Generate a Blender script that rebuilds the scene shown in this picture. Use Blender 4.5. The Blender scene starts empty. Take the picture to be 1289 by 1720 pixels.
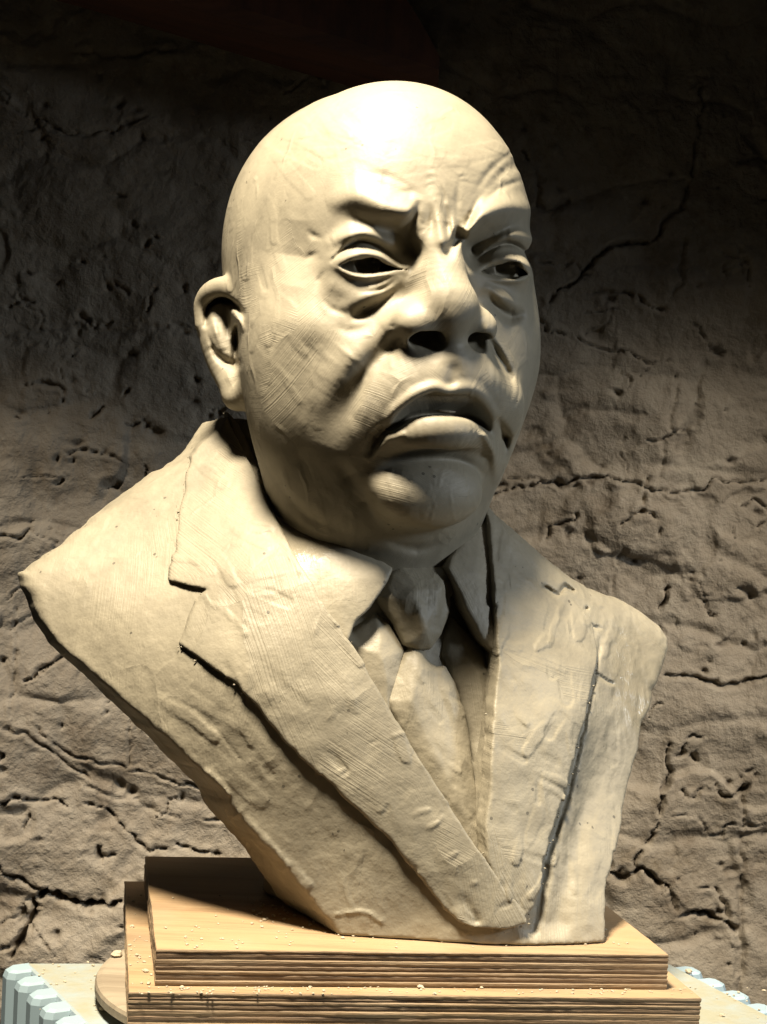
import bpy, math, random
import numpy as np
from mathutils import Vector, Matrix

R_ = math.radians
random.seed(7)
SC = bpy.context.scene

# ------------------------------------------------------------------ camera
W0, H0, FPX = 1289.0, 1720.0, 2480.0
CAM_LOC = np.array([0.0, -1.0, 0.0])
ROLL, PITCH = R_(2.6), R_(0.7)          # slight clockwise roll, slight look down
fw = np.array([0.0, math.cos(PITCH), -math.sin(PITCH)])
r0 = np.array([1.0, 0.0, 0.0]); u0 = np.cross(r0, fw)
# the scene looks rotated clockwise: the camera is rolled anticlockwise
cr = math.cos(ROLL) * r0 + math.sin(ROLL) * u0
cu = -math.sin(ROLL) * r0 + math.cos(ROLL) * u0
cam = bpy.data.cameras.new('camera'); camo = bpy.data.objects.new('camera', cam)
SC.collection.objects.link(camo); SC.camera = camo
cam.sensor_fit = 'VERTICAL'; cam.sensor_height = 24.0; cam.lens = 24.0 * FPX / H0
cam.clip_start = 0.05; cam.clip_end = 60
camo.matrix_world = Matrix(((cr[0], cu[0], -fw[0], CAM_LOC[0]), (cr[1], cu[1], -fw[1], CAM_LOC[1]),
                            (cr[2], cu[2], -fw[2], CAM_LOC[2]), (0, 0, 0, 1)))

def ray(px, py):
    return fw + cr * ((px - W0 / 2) / FPX) + cu * (-(py - H0 / 2) / FPX)
def at(px, py, d):
    "point on the sight line of a photo pixel at distance d (along world Y from the camera)"
    r = ray(px, py); return CAM_LOC + r * (d / r[1])
def atz(px, py, z):
    r = ray(px, py); return CAM_LOC + r * ((z - CAM_LOC[2]) / r[2])
def proj(P):
    q = P - CAM_LOC
    w = q @ fw
    return W0 / 2 + FPX * (q @ cr) / w, H0 / 2 - FPX * (q @ cu) / w

# ------------------------------------------------------------------ world + lamps
wd = bpy.data.worlds.new('World'); SC.world = wd; wd.use_nodes = True
wd.node_tree.nodes['Background'].inputs[0].default_value = (0.95, 0.85, 0.75, 1)
wd.node_tree.nodes['Background'].inputs[1].default_value = 0.006
SC.view_settings.view_transform = 'Standard'; SC.view_settings.look = 'None'
SC.view_settings.exposure = 0.0; SC.view_settings.gamma = 1.0
def lamp(name, kind, loc, target, power, col, size=0.1, spot=None, blend=0.5):
    l = bpy.data.lights.new(name, kind); l.energy = power; l.color = col
    if kind == 'AREA':
        l.shape = 'DISK'; l.size = size
        if spot: l.spread = R_(spot)
    else: l.shadow_soft_size = size
    if kind == 'SPOT': l.spot_size = R_(spot); l.spot_blend = blend
    o = bpy.data.objects.new(name, l); SC.collection.objects.link(o)
    o.location = loc
    o.rotation_euler = (Vector(target) - Vector(loc)).to_track_quat('-Z', 'Y').to_euler()
    return o
lamp('work_lamp', 'SPOT', (-0.19, -0.49, 1.12), (-.05, -0.09, -.22), 345, (1.0, .88, .69), .13, 52, 1.0)
lamp('wall_fill', 'SPOT', (.85, -.25, .75), (0.12, .58, -.60), 82, (1.0, .88, .72), .06, 46, 1.0)  # added fill, out of frame: brightens the lower wall behind the bust
lamp('wall_fill_left', 'SPOT', (-.80, -.05, .72), (-.18, .58, -.72), 75, (1.0, .88, .72), .06, 42, 1.0)  # second added fill, opposite side: lifts the lower left of the wall
lamp('fill_right', 'AREA', (1.3, -.45, .35), (0, .05, -.3), 1.5, (.84, .92, 1.0), .22, 64)


# ------------------------------------------------------------------ object helpers
def link(o): SC.collection.objects.link(o); return o
def thing(name, loc, label, cat, group=None):
    o = link(bpy.data.objects.new(name, None)); o.location = loc; o.empty_display_size = 0.05
    o['label'] = label; o['category'] = cat
    if group: o['group'] = group
    return o
def mesh_obj(name, V, F, mat, parent=None, smooth=True):
    V = np.ascontiguousarray(V, dtype=np.float32); me = bpy.data.meshes.new(name)
    if parent is not None:
        V = V - np.array(parent_world(parent), dtype=np.float32)
    if isinstance(F, np.ndarray):
        F = np.ascontiguousarray(F, dtype=np.int32); n, k = F.shape
        me.vertices.add(len(V)); me.vertices.foreach_set('co', V.ravel())
        me.loops.add(n * k); me.loops.foreach_set('vertex_index', F.ravel())
        me.polygons.add(n); me.polygons.foreach_set('loop_start', np.arange(0, n * k, k, dtype=np.int32))
        me.polygons.foreach_set('loop_total', np.full(n, k, dtype=np.int32))
        me.update(calc_edges=True)
    else:
        me.from_pydata([tuple(map(float, v)) for v in V], [], F); me.update()
    me.polygons.foreach_set('use_smooth', [smooth] * len(me.polygons))
    me.materials.append(mat)
    o = link(bpy.data.objects.new(name, me))
    if parent is not None: o.parent = parent
    return o
def parent_world(p):
    l = np.array(p.location)
    while p.parent: p = p.parent; l = l + np.array(p.location)
    return l

# ------------------------------------------------------------------ noise
_rng = np.random.RandomState(5)
_LAT = _rng.rand(32, 32, 32).astype(np.float32) * 2 - 1
def vnoise(P, scale, off=0.0):
    q = P / scale + off
    i = np.floor(q).astype(np.int32); f = (q - i).astype(np.float32)
    f = f * f * (3 - 2 * f)
    i0 = i & 31; i1 = (i + 1) & 31
    x0, y0, z0 = i0[..., 0], i0[..., 1], i0[..., 2]; x1, y1, z1 = i1[..., 0], i1[..., 1], i1[..., 2]
    fx, fy, fz = f[..., 0], f[..., 1], f[..., 2]
    a = _LAT[x0, y0, z0] * (1 - fx) + _LAT[x1, y0, z0] * fx
    b = _LAT[x0, y1, z0] * (1 - fx) + _LAT[x1, y1, z0] * fx
    c = _LAT[x0, y0, z1] * (1 - fx) + _LAT[x1, y0, z1] * fx
    d = _LAT[x0, y1, z1] * (1 - fx) + _LAT[x1, y1, z1] * fx
    return (a * (1 - fy) + b * fy) * (1 - fz) + (c * (1 - fy) + d * fy) * fz
def fbm(P, scale, octs=3, off=0.0):
    s = 0; a = 1
    for o in range(octs):
        s = s + a * vnoise(P, scale / 2 ** o, off + 7.3 * o); a *= 0.5
    return s

# ------------------------------------------------------------------ implicit surfaces
def smin(a, b, k):
    if np.ndim(k) == 0 and k <= 0: return np.minimum(a, b)
    h = np.clip(0.5 + 0.5 * (b - a) / k, 0, 1)
    return b * (1 - h) + a * h - k * h * (1 - h)
def smax(a, b, k): return -smin(-a, -b, k)
def seg2(U, V, pl):
    "distance from 2-D points to a polyline, and fraction along it"
    best = np.full(U.shape, 1e9, dtype=np.float32); tt = np.zeros(U.shape, dtype=np.float32)
    n = len(pl) - 1
    for i in range(n):
        ax, ay = pl[i][:2]; bx, by = pl[i + 1][:2]
        dx, dy = bx - ax, by - ay; L = dx * dx + dy * dy + 1e-12
        t = np.clip(((U - ax) * dx + (V - ay) * dy) / L, 0, 1)
        d = np.hypot(U - ax - t * dx, V - ay - t * dy)
        m = d < best
        best = np.where(m, d, best); tt = np.where(m, (i + t) / n, tt)
    return best, tt
def smooth_line(pts, n=4):
    "Catmull-Rom through the given points"
    pts = np.array(pts, dtype=float)
    if len(pts) < 3: return pts
    P = np.vstack([2 * pts[0] - pts[1], pts, 2 * pts[-1] - pts[-2]]); out = []
    for i in range(1, len(P) - 2):
        for j in range(n):
            t = j / n
            out.append(0.5 * ((2 * P[i]) + (-P[i-1] + P[i+1]) * t + (2*P[i-1] - 5*P[i] + 4*P[i+1] - P[i+2]) * t*t
                              + (-P[i-1] + 3*P[i] - 3*P[i+1] + P[i+2]) * t**3))
    out.append(pts[-1]); return np.array(out)

class Pts:
    "world points, their head/torso coordinates and their photo coordinates"
    def __init__(s, P):
        s.P = P; s.u, s.v = proj(P); s.u = s.u.astype(np.float32); s.v = s.v.astype(np.float32)
    def sub(s, m):
        o = Pts.__new__(Pts); o.P = s.P[m]; o.u = s.u[m]; o.v = s.v[m]; return o

class Field:
    def __init__(s, jit=0.0): s.ops = []; s.jit = jit
    def add(s, fn, k=0.0, box=None): s.ops.append(('add', fn, k, box)); return s
    def cut(s, fn, k=0.0, box=None): s.ops.append(('sub', fn, k, box)); return s
    def isect(s, fn, k=0.0): s.ops.append(('int', fn, k, None)); return s
    def smear(s, n, box, ang, length, rad, h, seed, gate=None, inside=None):
        "flat spatula or thumb smears with a ragged lip, scattered over a part of the surface"
        rs = np.random.RandomState(seed); k = 0
        while k < n:
            x, y = rs.uniform(box[0], box[1]), rs.uniform(box[2], box[3])
            if inside is not None and not inside(x, y): n -= 1; continue
            a = R_(rs.uniform(*ang)); L = rs.uniform(*length) / 2; bend = rs.uniform(-.12, .12) * L; ca, sa = math.cos(a), math.sin(a)
            pl = [(x - ca * L, y - sa * L), (x - sa * bend, y + ca * bend), (x + ca * L, y + sa * L)]
            hh = rs.uniform(*h) * (1 if rs.rand() < .6 else -.8); rr = rs.uniform(*rad)
            s.stroke(pl, [rr * .6, rr, rr * .9], [hh * .2, hh * .8, hh], gate, 2, flat=True); k += 1
    def stroke(s, pl, rad, h, gate=None, smoothn=4, flat=False):
        "a sculpting stroke: raise (h>0) or sink (h<0) the surface along a line; rad in photo px, may vary along the line"
        pl = smooth_line(pl, smoothn)
        r = np.atleast_1d(np.array(rad, dtype=float)); hh = np.atleast_1d(np.array(h, dtype=float))
        m = r.max() * 2.6
        bb = (pl[:, 0].min() - m, pl[:, 0].max() + m, pl[:, 1].min() - m, pl[:, 1].max() + m)
        s.ops.append(('str', (pl, r, hh, gate, flat), 0, bb)); return s
    def ev(s, q):
        f = None
        for kind, fn, k, box in s.ops:
            if kind == 'nse':
                f = f + (fn(q)).astype(np.float32); continue
            if kind == 'str':
                pl, r, hh, gate, flat = fn
                if box[0] > q.u.max() or box[1] < q.u.min() or box[2] > q.v.max() or box[3] < q.v.min(): continue
                m = (q.u > box[0]) & (q.u < box[1]) & (q.v > box[2]) & (q.v < box[3])
                if gate is not None: m &= gate(q.P)
                if not m.any(): continue
                idx = np.nonzero(m)[0]
                uu, vv = q.u[idx], q.v[idx]
                if s.jit: uu = uu + s.jit * fbm(q.P[idx], .010, 2, 1.0); vv = vv + s.jit * fbm(q.P[idx], .010, 2, 5.0)
                d, t = seg2(uu, vv, pl)
                rr = np.interp(t, np.linspace(0, 1, len(r)), r); h = np.interp(t, np.linspace(0, 1, len(hh)), hh)
                f[idx] -= (h * (np.clip((rr - d) / 2.0 + .5, 0, 1) if flat else np.exp(-(d / rr) ** 2))).astype(np.float32)
                continue
            if box is not None:
                lo, hi = box
                pm, pM = q.P.min(0), q.P.max(0)
                if (pm > hi).any() or (pM < lo).any():
                    if f is None: f = np.full(len(q.P), 1.0, dtype=np.float32)
                    continue
                m = ((q.P > lo) & (q.P < hi)).all(1)
                idx = np.nonzero(m)[0]
                if len(idx) == 0:
                    if f is None: f = np.full(len(q.P), 1.0, dtype=np.float32)
                    continue
                qq = q.sub(idx); g = fn(qq).astype(np.float32)
                if f is None: f = np.full(len(q.P), 1.0, dtype=np.float32)
                if kind == 'add': f[idx] = smin(f[idx], g, k)
                elif kind == 'sub': f[idx] = smax(f[idx], -g, k)
                continue
            g = fn(q).astype(np.float32)
            if f is None: f = g; continue
            if kind == 'add': f = smin(f, g, k)
            elif kind == 'sub': f = smax(f, -g, k)
            else: f = smax(f, g, k)
        return f
    def surf(s, px, py, d0=0.80, d1=1.15, n=500):
        "first surface point met on the sight line of a photo pixel"
        r = ray(px, py); ds = np.linspace(d0, d1, n)
        P = CAM_LOC + (r / r[1])[None] * ds[:, None]
        f = s.ev(Pts(P)); k = np.nonzero(f < 0)[0]
        if len(k) == 0: return P[int(np.argmin(f))]
        k = k[0]
        if k == 0: return P[0]
        t = f[k - 1] / (f[k - 1] - f[k]); return P[k - 1] * (1 - t) + P[k] * t

def mesh_field(F, lo, hi, h, name='', safety=2.6, S=4):
    "narrow-band surface nets"
    lo = np.array(lo, float); hi = np.array(hi, float)
    nb = np.ceil((hi - lo) / (h * S)).astype(int); n = nb * S + 1
    cx = [lo[a] + np.arange(nb[a] + 1) * h * S for a in range(3)]
    CP = np.stack(np.meshgrid(*cx, indexing='ij'), -1).reshape(-1, 3)
    cf = np.empty(len(CP), np.float32)
    for i in range(0, len(CP), 40000): cf[i:i + 40000] = F.ev(Pts(CP[i:i + 40000]))
    cf = cf.reshape(nb + 1)
    mn = np.abs(cf)
    c8 = [mn[a:nb[0] + a, b:nb[1] + b, c:nb[2] + c] for a in (0, 1) for b in (0, 1) for c in (0, 1)]
    act = np.minimum.reduce(c8) < h * S * safety * 0.5
    s8 = [cf[a:nb[0] + a, b:nb[1] + b, c:nb[2] + c] < 0 for a in (0, 1) for b in (0, 1) for c in (0, 1)]
    act |= (np.logical_or.reduce(s8) & ~np.logical_and.reduce(s8))
    sign = np.where(cf < 0, -1.0, 1.0).astype(np.float32)
    G = np.repeat(np.repeat(np.repeat(sign, S, 0), S, 1), S, 2)[:n[0], :n[1], :n[2]].copy()
    M = np.zeros(n, bool)
    M[:-1, :-1, :-1] = np.repeat(np.repeat(np.repeat(act, S, 0), S, 1), S, 2)
    M[1:] |= M[:-1].copy(); M[:, 1:] |= M[:, :-1].copy(); M[:, :, 1:] |= M[:, :, :-1].copy()
    idx = np.nonzero(M.ravel())[0]
    for i in range(0, len(idx), 40000):
        j = idx[i:i + 40000]
        a, b, c = np.unravel_index(j, n)
        P = np.stack([lo[0] + a * h, lo[1] + b * h, lo[2] + c * h], -1)
        G.ravel()[j] = F.ev(Pts(P))
    neg = G < 0
    s8 = [neg[a:n[0] - 1 + a, b:n[1] - 1 + b, c:n[2] - 1 + c] for a in (0, 1) for b in (0, 1) for c in (0, 1)]
    cells = np.logical_or.reduce(s8) & ~np.logical_and.reduce(s8)
    ci = np.nonzero(cells.ravel())[0]
    a, b, c = np.unravel_index(ci, np.array(n) - 1)
    vid = np.full(np.array(n) - 1, -1, np.int32); vid[a, b, c] = np.arange(len(ci))
    val = {(x, y, z): G[a + x, b + y, c + z] for x in (0, 1) for y in (0, 1) for z in (0, 1)}
    acc = np.zeros((len(ci), 3), np.float32); cnt = np.zeros(len(ci), np.float32)
    for ax in range(3):
        for p in (0, 1):
            for q_ in (0, 1):
                k0 = [p, q_]; k0.insert(ax, 0); k1 = [p, q_]; k1.insert(ax, 1)
                f0, f1 = val[tuple(k0)], val[tuple(k1)]
                m = (f0 < 0) != (f1 < 0)
                t = np.where(m, f0 / np.where(m, f0 - f1, 1), 0)
                pos = [None] * 3
                o = [x for x in range(3) if x != ax]
                acc[:, o[0]] += np.where(m, p, 0); acc[:, o[1]] += np.where(m, q_, 0); acc[:, ax] += np.where(m, t, 0)
                cnt += m
    V = acc / cnt[:, None]
    V = (V + np.stack([a, b, c], -1)) * h + lo
    quads = []
    for ax in range(3):
        o = [x for x in range(3) if x != ax]
        sl0 = [slice(1, n[x] - 1) for x in range(3)]; sl0[ax] = slice(0, n[ax] - 1)
        sl1 = list(sl0); sl1[ax] = slice(1, n[ax])
        A = neg[tuple(sl0)]; B = neg[tuple(sl1)]
        e = np.stack(np.nonzero(A != B), -1)
        inside0 = A[tuple(e.T)]
        base = e.copy(); base[:, o[0]] += 1; base[:, o[1]] += 1
        def vd(d0, d1):
            k = base.copy(); k[:, o[0]] -= d0; k[:, o[1]] -= d1
            return vid[tuple(k.T)]
        q = np.stack([vd(1, 1), vd(0, 1), vd(0, 0), vd(1, 0)], -1)
        flip = inside0 if ax != 1 else ~inside0
        q = np.where(flip[:, None], q, q[:, ::-1]); quads.append(q)
    Q = np.vstack(quads); Q = Q[(Q >= 0).all(1)]
    print('mesh', name, len(V), len(Q)); return V, Q

def ell(frame, c, r, rot=None):
    "ellipsoid; frame = (origin, axes 3x3 rows)"
    O, A = frame; c = np.array(c, float); r = np.array(r, float)
    def fn(q):
        p = (q.P - O) @ A.T - c
        if rot is not None: p = p @ rot.T
        k0 = np.linalg.norm(p / r, axis=1); k1 = np.linalg.norm(p / r ** 2, axis=1) + 1e-9
        return k0 * (k0 - 1) / k1
    return fn
def tube(pts, rad):
    "round tube through world points, radius varies along it; returns fn, box"
    pts = np.array(pts, float); rad = np.array(rad, float) * np.ones(len(pts))
    full = smooth_line(np.column_stack([pts, rad]), 4)
    C, Rr = full[:, :3], full[:, 3]
    def fn(q):
        best = np.full(len(q.P), 1e9)
        for i in range(len(C) - 1):
            a, b = C[i], C[i + 1]; ab = b - a
            t = np.clip(((q.P - a) @ ab) / (ab @ ab + 1e-12), 0, 1)
            d = np.linalg.norm(q.P - a - t[:, None] * ab, axis=1) - (Rr[i] * (1 - t) + Rr[i + 1] * t)
            best = np.minimum(best, d)
        return best
    m = Rr.max() + 0.012
    return fn, (C.min(0) - m, C.max(0) + m)
def sd_poly(U, V, poly):
    "signed distance to a closed 2-D polygon, negative inside"
    poly = np.array(poly, float); d, _ = seg2(U, V, np.vstack([poly, poly[:1]]))
    ins = np.zeros(U.shape, bool); n = len(poly)
    for i in range(n):
        x0, y0 = poly[i]; x1, y1 = poly[(i + 1) % n]
        c = ((y0 > V) != (y1 > V)) & (U < (x1 - x0) * (V - y0) / (y1 - y0 + 1e-12) + x0)
        ins ^= c
    return np.where(ins, -d, d)

# ------------------------------------------------------------------ head of the bust
YAW = R_(22)
HO = at(631, 440, 1.0)
HA = np.array([[math.cos(YAW), math.sin(YAW), 0], [math.sin(YAW), -math.cos(YAW), 0], [0, 0, 1.0]])
HF = (HO, HA)
def hw(x, y, z): return HO + x * HA[0] + y * HA[1] + z * HA[2]
def front(P): return (P - HO) @ HA[1] > 0.02
def build_head_field():
    F = Field()
    F.add(ell(HF, (0, -.004, -.006), (.0945, .118, .122)))
    F.add(ell(HF, (-.002, -.050, .018), (.087, .086, .098)), .02)       # back of the skull
    F.add(ell(HF, (.002, .042, .020), (.080, .073, .086)), .02)
    F.add(ell(HF, (-.002, .015, -.078), (.073, .078, .082)), .03)      # jaw
    F.add(ell(HF, (.052, .046, -.062), (.045, .048, .062)), .03)        # far cheek
    F.add(ell(HF, (-.050, .040, -.074), (.046, .052, .070)), .03)       # near cheek
    F.add(ell(HF, (.032, .040, -.120), (.046, .050, .048)), .03)        # far jowl
    F.add(ell(HF, (-.030, .034, -.126), (.043, .050, .044)), .035)       # near jowl
    F.add(ell(HF, (0, .064, -.098), (.056, .058, .058)), .03)          # muzzle
    F.add(ell(HF, (0, .030, -.160), (.055, .052, .034)), .03)          # double chin
    nk = tube([hw(.004, -.03, -.06), hw(.010, -.012, -.16), hw(.010, -.005, -.27)], [.064, .062, .068])
    F.add(nk[0], .05)
    base = F
    def on(px, py, out=0.0):
        s = base.surf(px, py); return at(px, py, s[1] - CAM_LOC[1] - out)
    st = F.stroke
    # ---- placed on that surface
    eL, eR = on(620, 440), on(850, 449)
    nb = [on(748, 428, -.001), on(746, 465, .004), on(750, 500, .011)]
    tip = on(756, 524, .010)
    alL, alR = on(690, 546, .005), on(803, 552, .005)
    nsL, nsR = on(713, 572, .006), on(799, 575, .007)
    col = [on(757, 535, .016), on(760, 575, .008), on(762, 594, .004)]
    orb = [on(630, 712, -.014), on(668, 670, -.013), on(710, 642, -.0125), on(757, 634, -.0125), on(800, 640, -.0125), on(838, 674, -.0135), on(846, 700, -.015)]
    rimU = [on(651, 712, .001), on(664, 689, .005), on(695, 664, .008), on(726, 651, .0095), on(751, 655, .009), on(785, 652, .009), on(807, 664, .008), on(832, 700, .003)]
    lipU = [on(652, 718, -.002), on(690, 692, -.002), on(728, 681, -.001), on(757, 682, -.001), on(788, 683, -.002), on(820, 706, -.002)]
    lipL = [on(658, 746, -.004), on(688, 733, .000), on(720, 723, .003), on(757, 723, .004), on(786, 729, .001), on(810, 745, -.004)]
    chin = on(716, 826, -.0025)
    # sockets
    st([(585, 406), (610, 410), (650, 422), (692, 425)], [16, 22, 27, 20], [.0, -.0030, -.0052, -.0080], front)
    st([(798, 428), (850, 440), (885, 435)], [22, 30, 20], [-.012, -.009, -.003], front)
    # nose
    t = tube(nb, [.0115, .0135, .0150]); F.add(t[0], .014, t[1])
    F.add(ell((tip, HA), (0, 0, 0), (.0165, .0160, .0140)), .012)
    t = tube(col, [.0085, .0055, .0060]); F.add(t[0], .006, t[1])
    F.add(ell((alL, HA), (0, 0, 0), (.0135, .0155, .0120)), .011)
    F.add(ell((alR, HA), (0, 0, 0), (.0105, .0150, .0115)), .010)
    # brow muscles
    st([(548, 345), (600, 330), (645, 346), (684, 354)], [14, 27, 27, 20], [.0, .0066, .0094, .0088], front)
    st([(786, 385), (815, 360), (850, 348), (890, 352)], [10, 18, 20, 16], [.006, .009, .006, .0015], front)
    st([(585, 358), (630, 384), (672, 392), (692, 425)], [8, 12, 14, 14], [.0, -.003, -.0065, -.005], front)
    st([(796, 418), (830, 394), (866, 382)], [15, 12, 8], [-.010, -.006, -.001], front)
    # eyes: lids' volume
    for e, bk in ((eL, .0180), (eR, .0180)):
        F.add(ell((e, HA), (0, -bk, 0), (.0215, .0200, .0172)), .009)
    st([(556, 406), (588, 394), (625, 392), (660, 411)], [12, 14, 14, 10], [.001, .0052, .0056, .002], front)
    st([(824, 408), (858, 394), (888, 402)], [10, 12, 10], [.001, .0045, .002], front)
    # eye openings
    opL = [(570, 447), (588, 439), (612, 435), (636, 438), (656, 446.5), (682, 454), (662, 454), (640, 457), (612, 459), (588, 455)]
    opR = [(806, 457), (824, 448), (846, 443), (866, 445), (880, 453), (887, 461), (872, 465), (850, 465), (828, 462)]
    lidL_u = smooth_line([(563, 446), (587, 432), (612, 426), (638, 430), (660, 442), (684, 455)])
    lidL_l = smooth_line([(566, 450), (590, 462), (614, 466), (642, 463), (668, 457)])
    lidR_u = smooth_line([(800, 456), (822, 441), (846, 434), (868, 437), (883, 446), (890, 459)])
    lidR_l = smooth_line([(808, 462), (828, 469), (850, 472), (874, 471), (889, 464)])
    st(lidL_u, 8, [.0005, .0032, .0036, .0032, .0005], front, 1); st(lidL_l, 4.5, [.0005, .0020, .0020, .0005], front, 1)
    st(lidR_u, 8, [.001, .0042, .0046, .0042, .001], front, 1); st(lidR_l, 4.5, [.0005, .0020, .0020, .0005], front, 1)
    st([(557, 438), (588, 412), (616, 406), (648, 423), (680, 446)], [3, 3.5, 3.5, 3.5, 3], [-.0005, -.0026, -.0026, -.0026, -.0005], front)
    st([(806, 436), (833, 414), (862, 410), (890, 428)], 4.5, [-.001, -.0035, -.0035, -.001], front)
    for op, e in ((opL, eL), (opR, eR)):
        bx = (e - .034, e + .034)
        def cf(q, op=op, e=e):
            g = sd_poly(q.u, q.v, op) * (.93 / FPX); dep = -((q.P - e) @ HA[1]) - .026
            return np.maximum(g, dep)
        F.cut(cf, .0010, bx)
        F.add(ell((e, HA), (0, -.0218, 0), (.0190, .0180, .0180)), 0.0, bx)
    # iris hollows
    for (px, py), e in (((622, 443), eL), ((856, 450), eR)):
        c = at(px, py, e[1] - CAM_LOC[1] + .003)
        F.cut(ell((c, HA), (0, -.001, 0), (.0084, .0085, .0080)), .0008, (c - .018, c + .018))
        F.add(ell((c + HA[0] * .0035 + HA[2] * .002, HA), (0, -.0030, 0), (.0014, .0035, .0014)), .0005, (c - .018, c + .018))
    # the full upper lip pushes out, its red part turns under
    t = tube(orb, [.010, .017, .020, .020, .018, .014, .010]); F.add(t[0], .014, t[1])
    # nostrils
    for n_, ofs, rd in ((nsL, (-.0045, .0005, .0052), .0062), (nsR, (-.0015, .0022), .0064)):
        for o_ in ofs:
            a_ = n_ + HA[0] * o_ + HA[1] * .004
            t = tube([a_, a_ - HA[1] * .008 + HA[2] * .006, a_ - HA[1] * .016 + HA[2] * .018], [rd, rd, rd * .8]); F.cut(t[0], .002, t[1])
    # lips
    st([(650, 724), (670, 715), (694, 704), (722, 698), (757, 699), (788, 702), (810, 712), (826, 724)], [10, 16, 22, 25, 25, 23, 16, 9], [-.001, -.006, -.0100, -.0115, -.0115, -.0105, -.006, -.001], front)
    t = tube(rimU, [.0018, .0024, .0026, .0028, .0026, .0028, .0026, .0018]); F.add(t[0], .004, t[1])
    t = tube(lipL, [.004, .0085, .0115, .0120, .0090, .004]); F.add(t[0], .006, t[1])
    st([(640, 726), (664, 717), (689, 701), (717, 695), (757, 697), (788, 700), (812, 713), (824, 732)], 4, [-.001, -.003, -.003, -.003, -.003, -.003, -.001], front)
    st([(648, 714), (634, 736), (616, 770)], [6, 10, 8], [-.001, -.0055, .0], front)
    st([(836, 704), (848, 735), (845, 778)], [6, 9, 7], [-.001, -.006, .0], front)
    # below the lower lip
    st([(622, 806), (664, 782), (714, 774), (773, 777), (818, 802)], [9, 12, 13, 12, 9], [.0, -.005, -.0085, -.006, .0], front)
    st([(618, 778), (642, 744), (673, 730)], 9, [.0, .0018, .002], front)
    st([(816, 732), (830, 762), (834, 805)], 9, [.003, .004, .001], front)
    # chin ball
    F.add(ell((chin, HA), (0, 0, 0), (.037, .023, .0230)), .012)
    st([(612, 800), (618, 840), (650, 882)], [13, 18, 14], [.0, -.0025, .0], front)
    # philtrum
    st([(761, 622), (757, 644)], [12, 10], [-.0015, -.0015], front)
    # under the eyes
    st([(562, 482), (592, 496), (628, 492), (660, 476)], [18, 22, 18, 9], [.002, .0032, .0026, .0], front)
    st([(582, 514), (620, 498), (668, 470)], 12, [.001, .0020, .0010], front)
    st([(588, 535), (610, 526), (637, 510), (668, 486)], [6, 8, 6, 4], [.0, -.0042, -.0020, .0], front)
    st([(822, 486), (845, 500), (866, 510)], 11, [.002, .004, .002], front)
    st([(815, 484), (835, 515), (860, 532), (884, 524)], [6, 8, 10, 8], [.0, -.0035, -.005, .0], front)
    # frown furrows
    st([(704, 335), (697, 362), (688, 384), (684, 412)], [6, 8, 11, 14], [.0, -.006, -.006, -.003], front)
    st([(774, 380), (768, 400), (754, 424)], [6, 8, 10], [-.001, -.006, -.005], front)
    st([(806, 330), (788, 372), (778, 398)], 6, [-.0005, -.004, -.003], front)
    st([(730, 330), (738, 372), (742, 402)], 11, [.001, .003, .002], front)
    st([(590, 305), (640, 318), (690, 345)], 13, [.0, -.0015, .0], front)
    st([(884, 268), (845, 290), (810, 330)], 10, [.0, -.0015, .0], front)
    for a_ in ([(548, 452), (536, 470), (528, 495)], [(540, 425), (522, 430), (508, 445)], [(545, 402), (528, 396), (515, 385)]):
        st(a_, [4, 5, 5], [.0, -.0009, .0], front)
    st([(600, 492), (640, 486), (672, 466)], [4, 4, 4], [.0, -.0016, .0], front)
    st([(560, 545), (590, 556), (625, 548)], [7, 8, 7], [.0, -.0012, .0], front)
    st([(640, 590), (622, 640), (610, 690), (604, 730)], [8, 10, 10, 8], [.0, .0012, .0012, .0], front)
    st([(655, 330), (690, 322), (712, 335)], [6, 7, 6], [.0, -.0010, .0], front)
    st([(760, 352), (762, 380), (764, 398)], 4, [.0, .0016, .0], front)
    st([(700, 438), (690, 452), (684, 470)], [5, 6, 5], [.0, -.0018, .0], front)
    st([(560, 770), (585, 800), (600, 850)], [10, 12, 10], [.0, -.0016, .0], front)
    st([(470, 700), (510, 770), (560, 830)], [16, 20, 16], [.0, -.0014, .0])
    st([(455, 800), (520, 868), (600, 900)], [8, 10, 8], [.0, -.0016, .0])
    st([(640, 905), (700, 922), (760, 905)], [7, 9, 7], [.0, -.0020, .0])
    for a_, h_ in (([(884, 300), (838, 318), (800, 356)], -.0012), ([(868, 250), (826, 284), (792, 332)], -.0010), ([(700, 356), (688, 332), (655, 316)], -.0010),
                   ([(772, 300), (768, 335), (770, 372)], -.0010), ([(742, 310), (744, 335), (748, 360)], -.0010), ([(600, 286), (650, 296), (700, 318)], -.0007), ([(540, 500), (560, 520), (590, 528)], -.0010)):
        st(a_, [4, 6, 4], [.0, h_, .0], front)
    # folds from nose to mouth
    st([(672, 560), (650, 590), (621, 620), (598, 655), (574, 695), (552, 750)], [10, 15, 19, 23, 27, 27], [-.001, -.0028, -.0036, -.0038, -.0026, .0], front)
    st([(818, 564), (834, 592), (855, 637), (862, 690), (852, 755)], [5, 8, 11, 16, 18], [-.001, -.0042, -.0038, -.0015, .0], front)
    st([(640, 550), (590, 600), (548, 665)], [20, 32, 28], [.001, .0045, .001], front)
    st([(468, 535), (520, 545), (575, 555)], [30, 36, 26], [.001, .003, .001])
    st([(505, 370), (500, 430), (490, 480)], [30, 36, 30], [.0, -.003, .0])
    st([(672, 524), (662, 548), (672, 576)], [8, 9, 8], [.0, -.0016, .0], front)
    st([(748, 345), (752, 380), (754, 410)], 5, [.0, -.0022, -.001], front)
    st([(722, 340), (726, 370), (724, 400)], 5, [.0, -.0015, .0], front)
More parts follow.
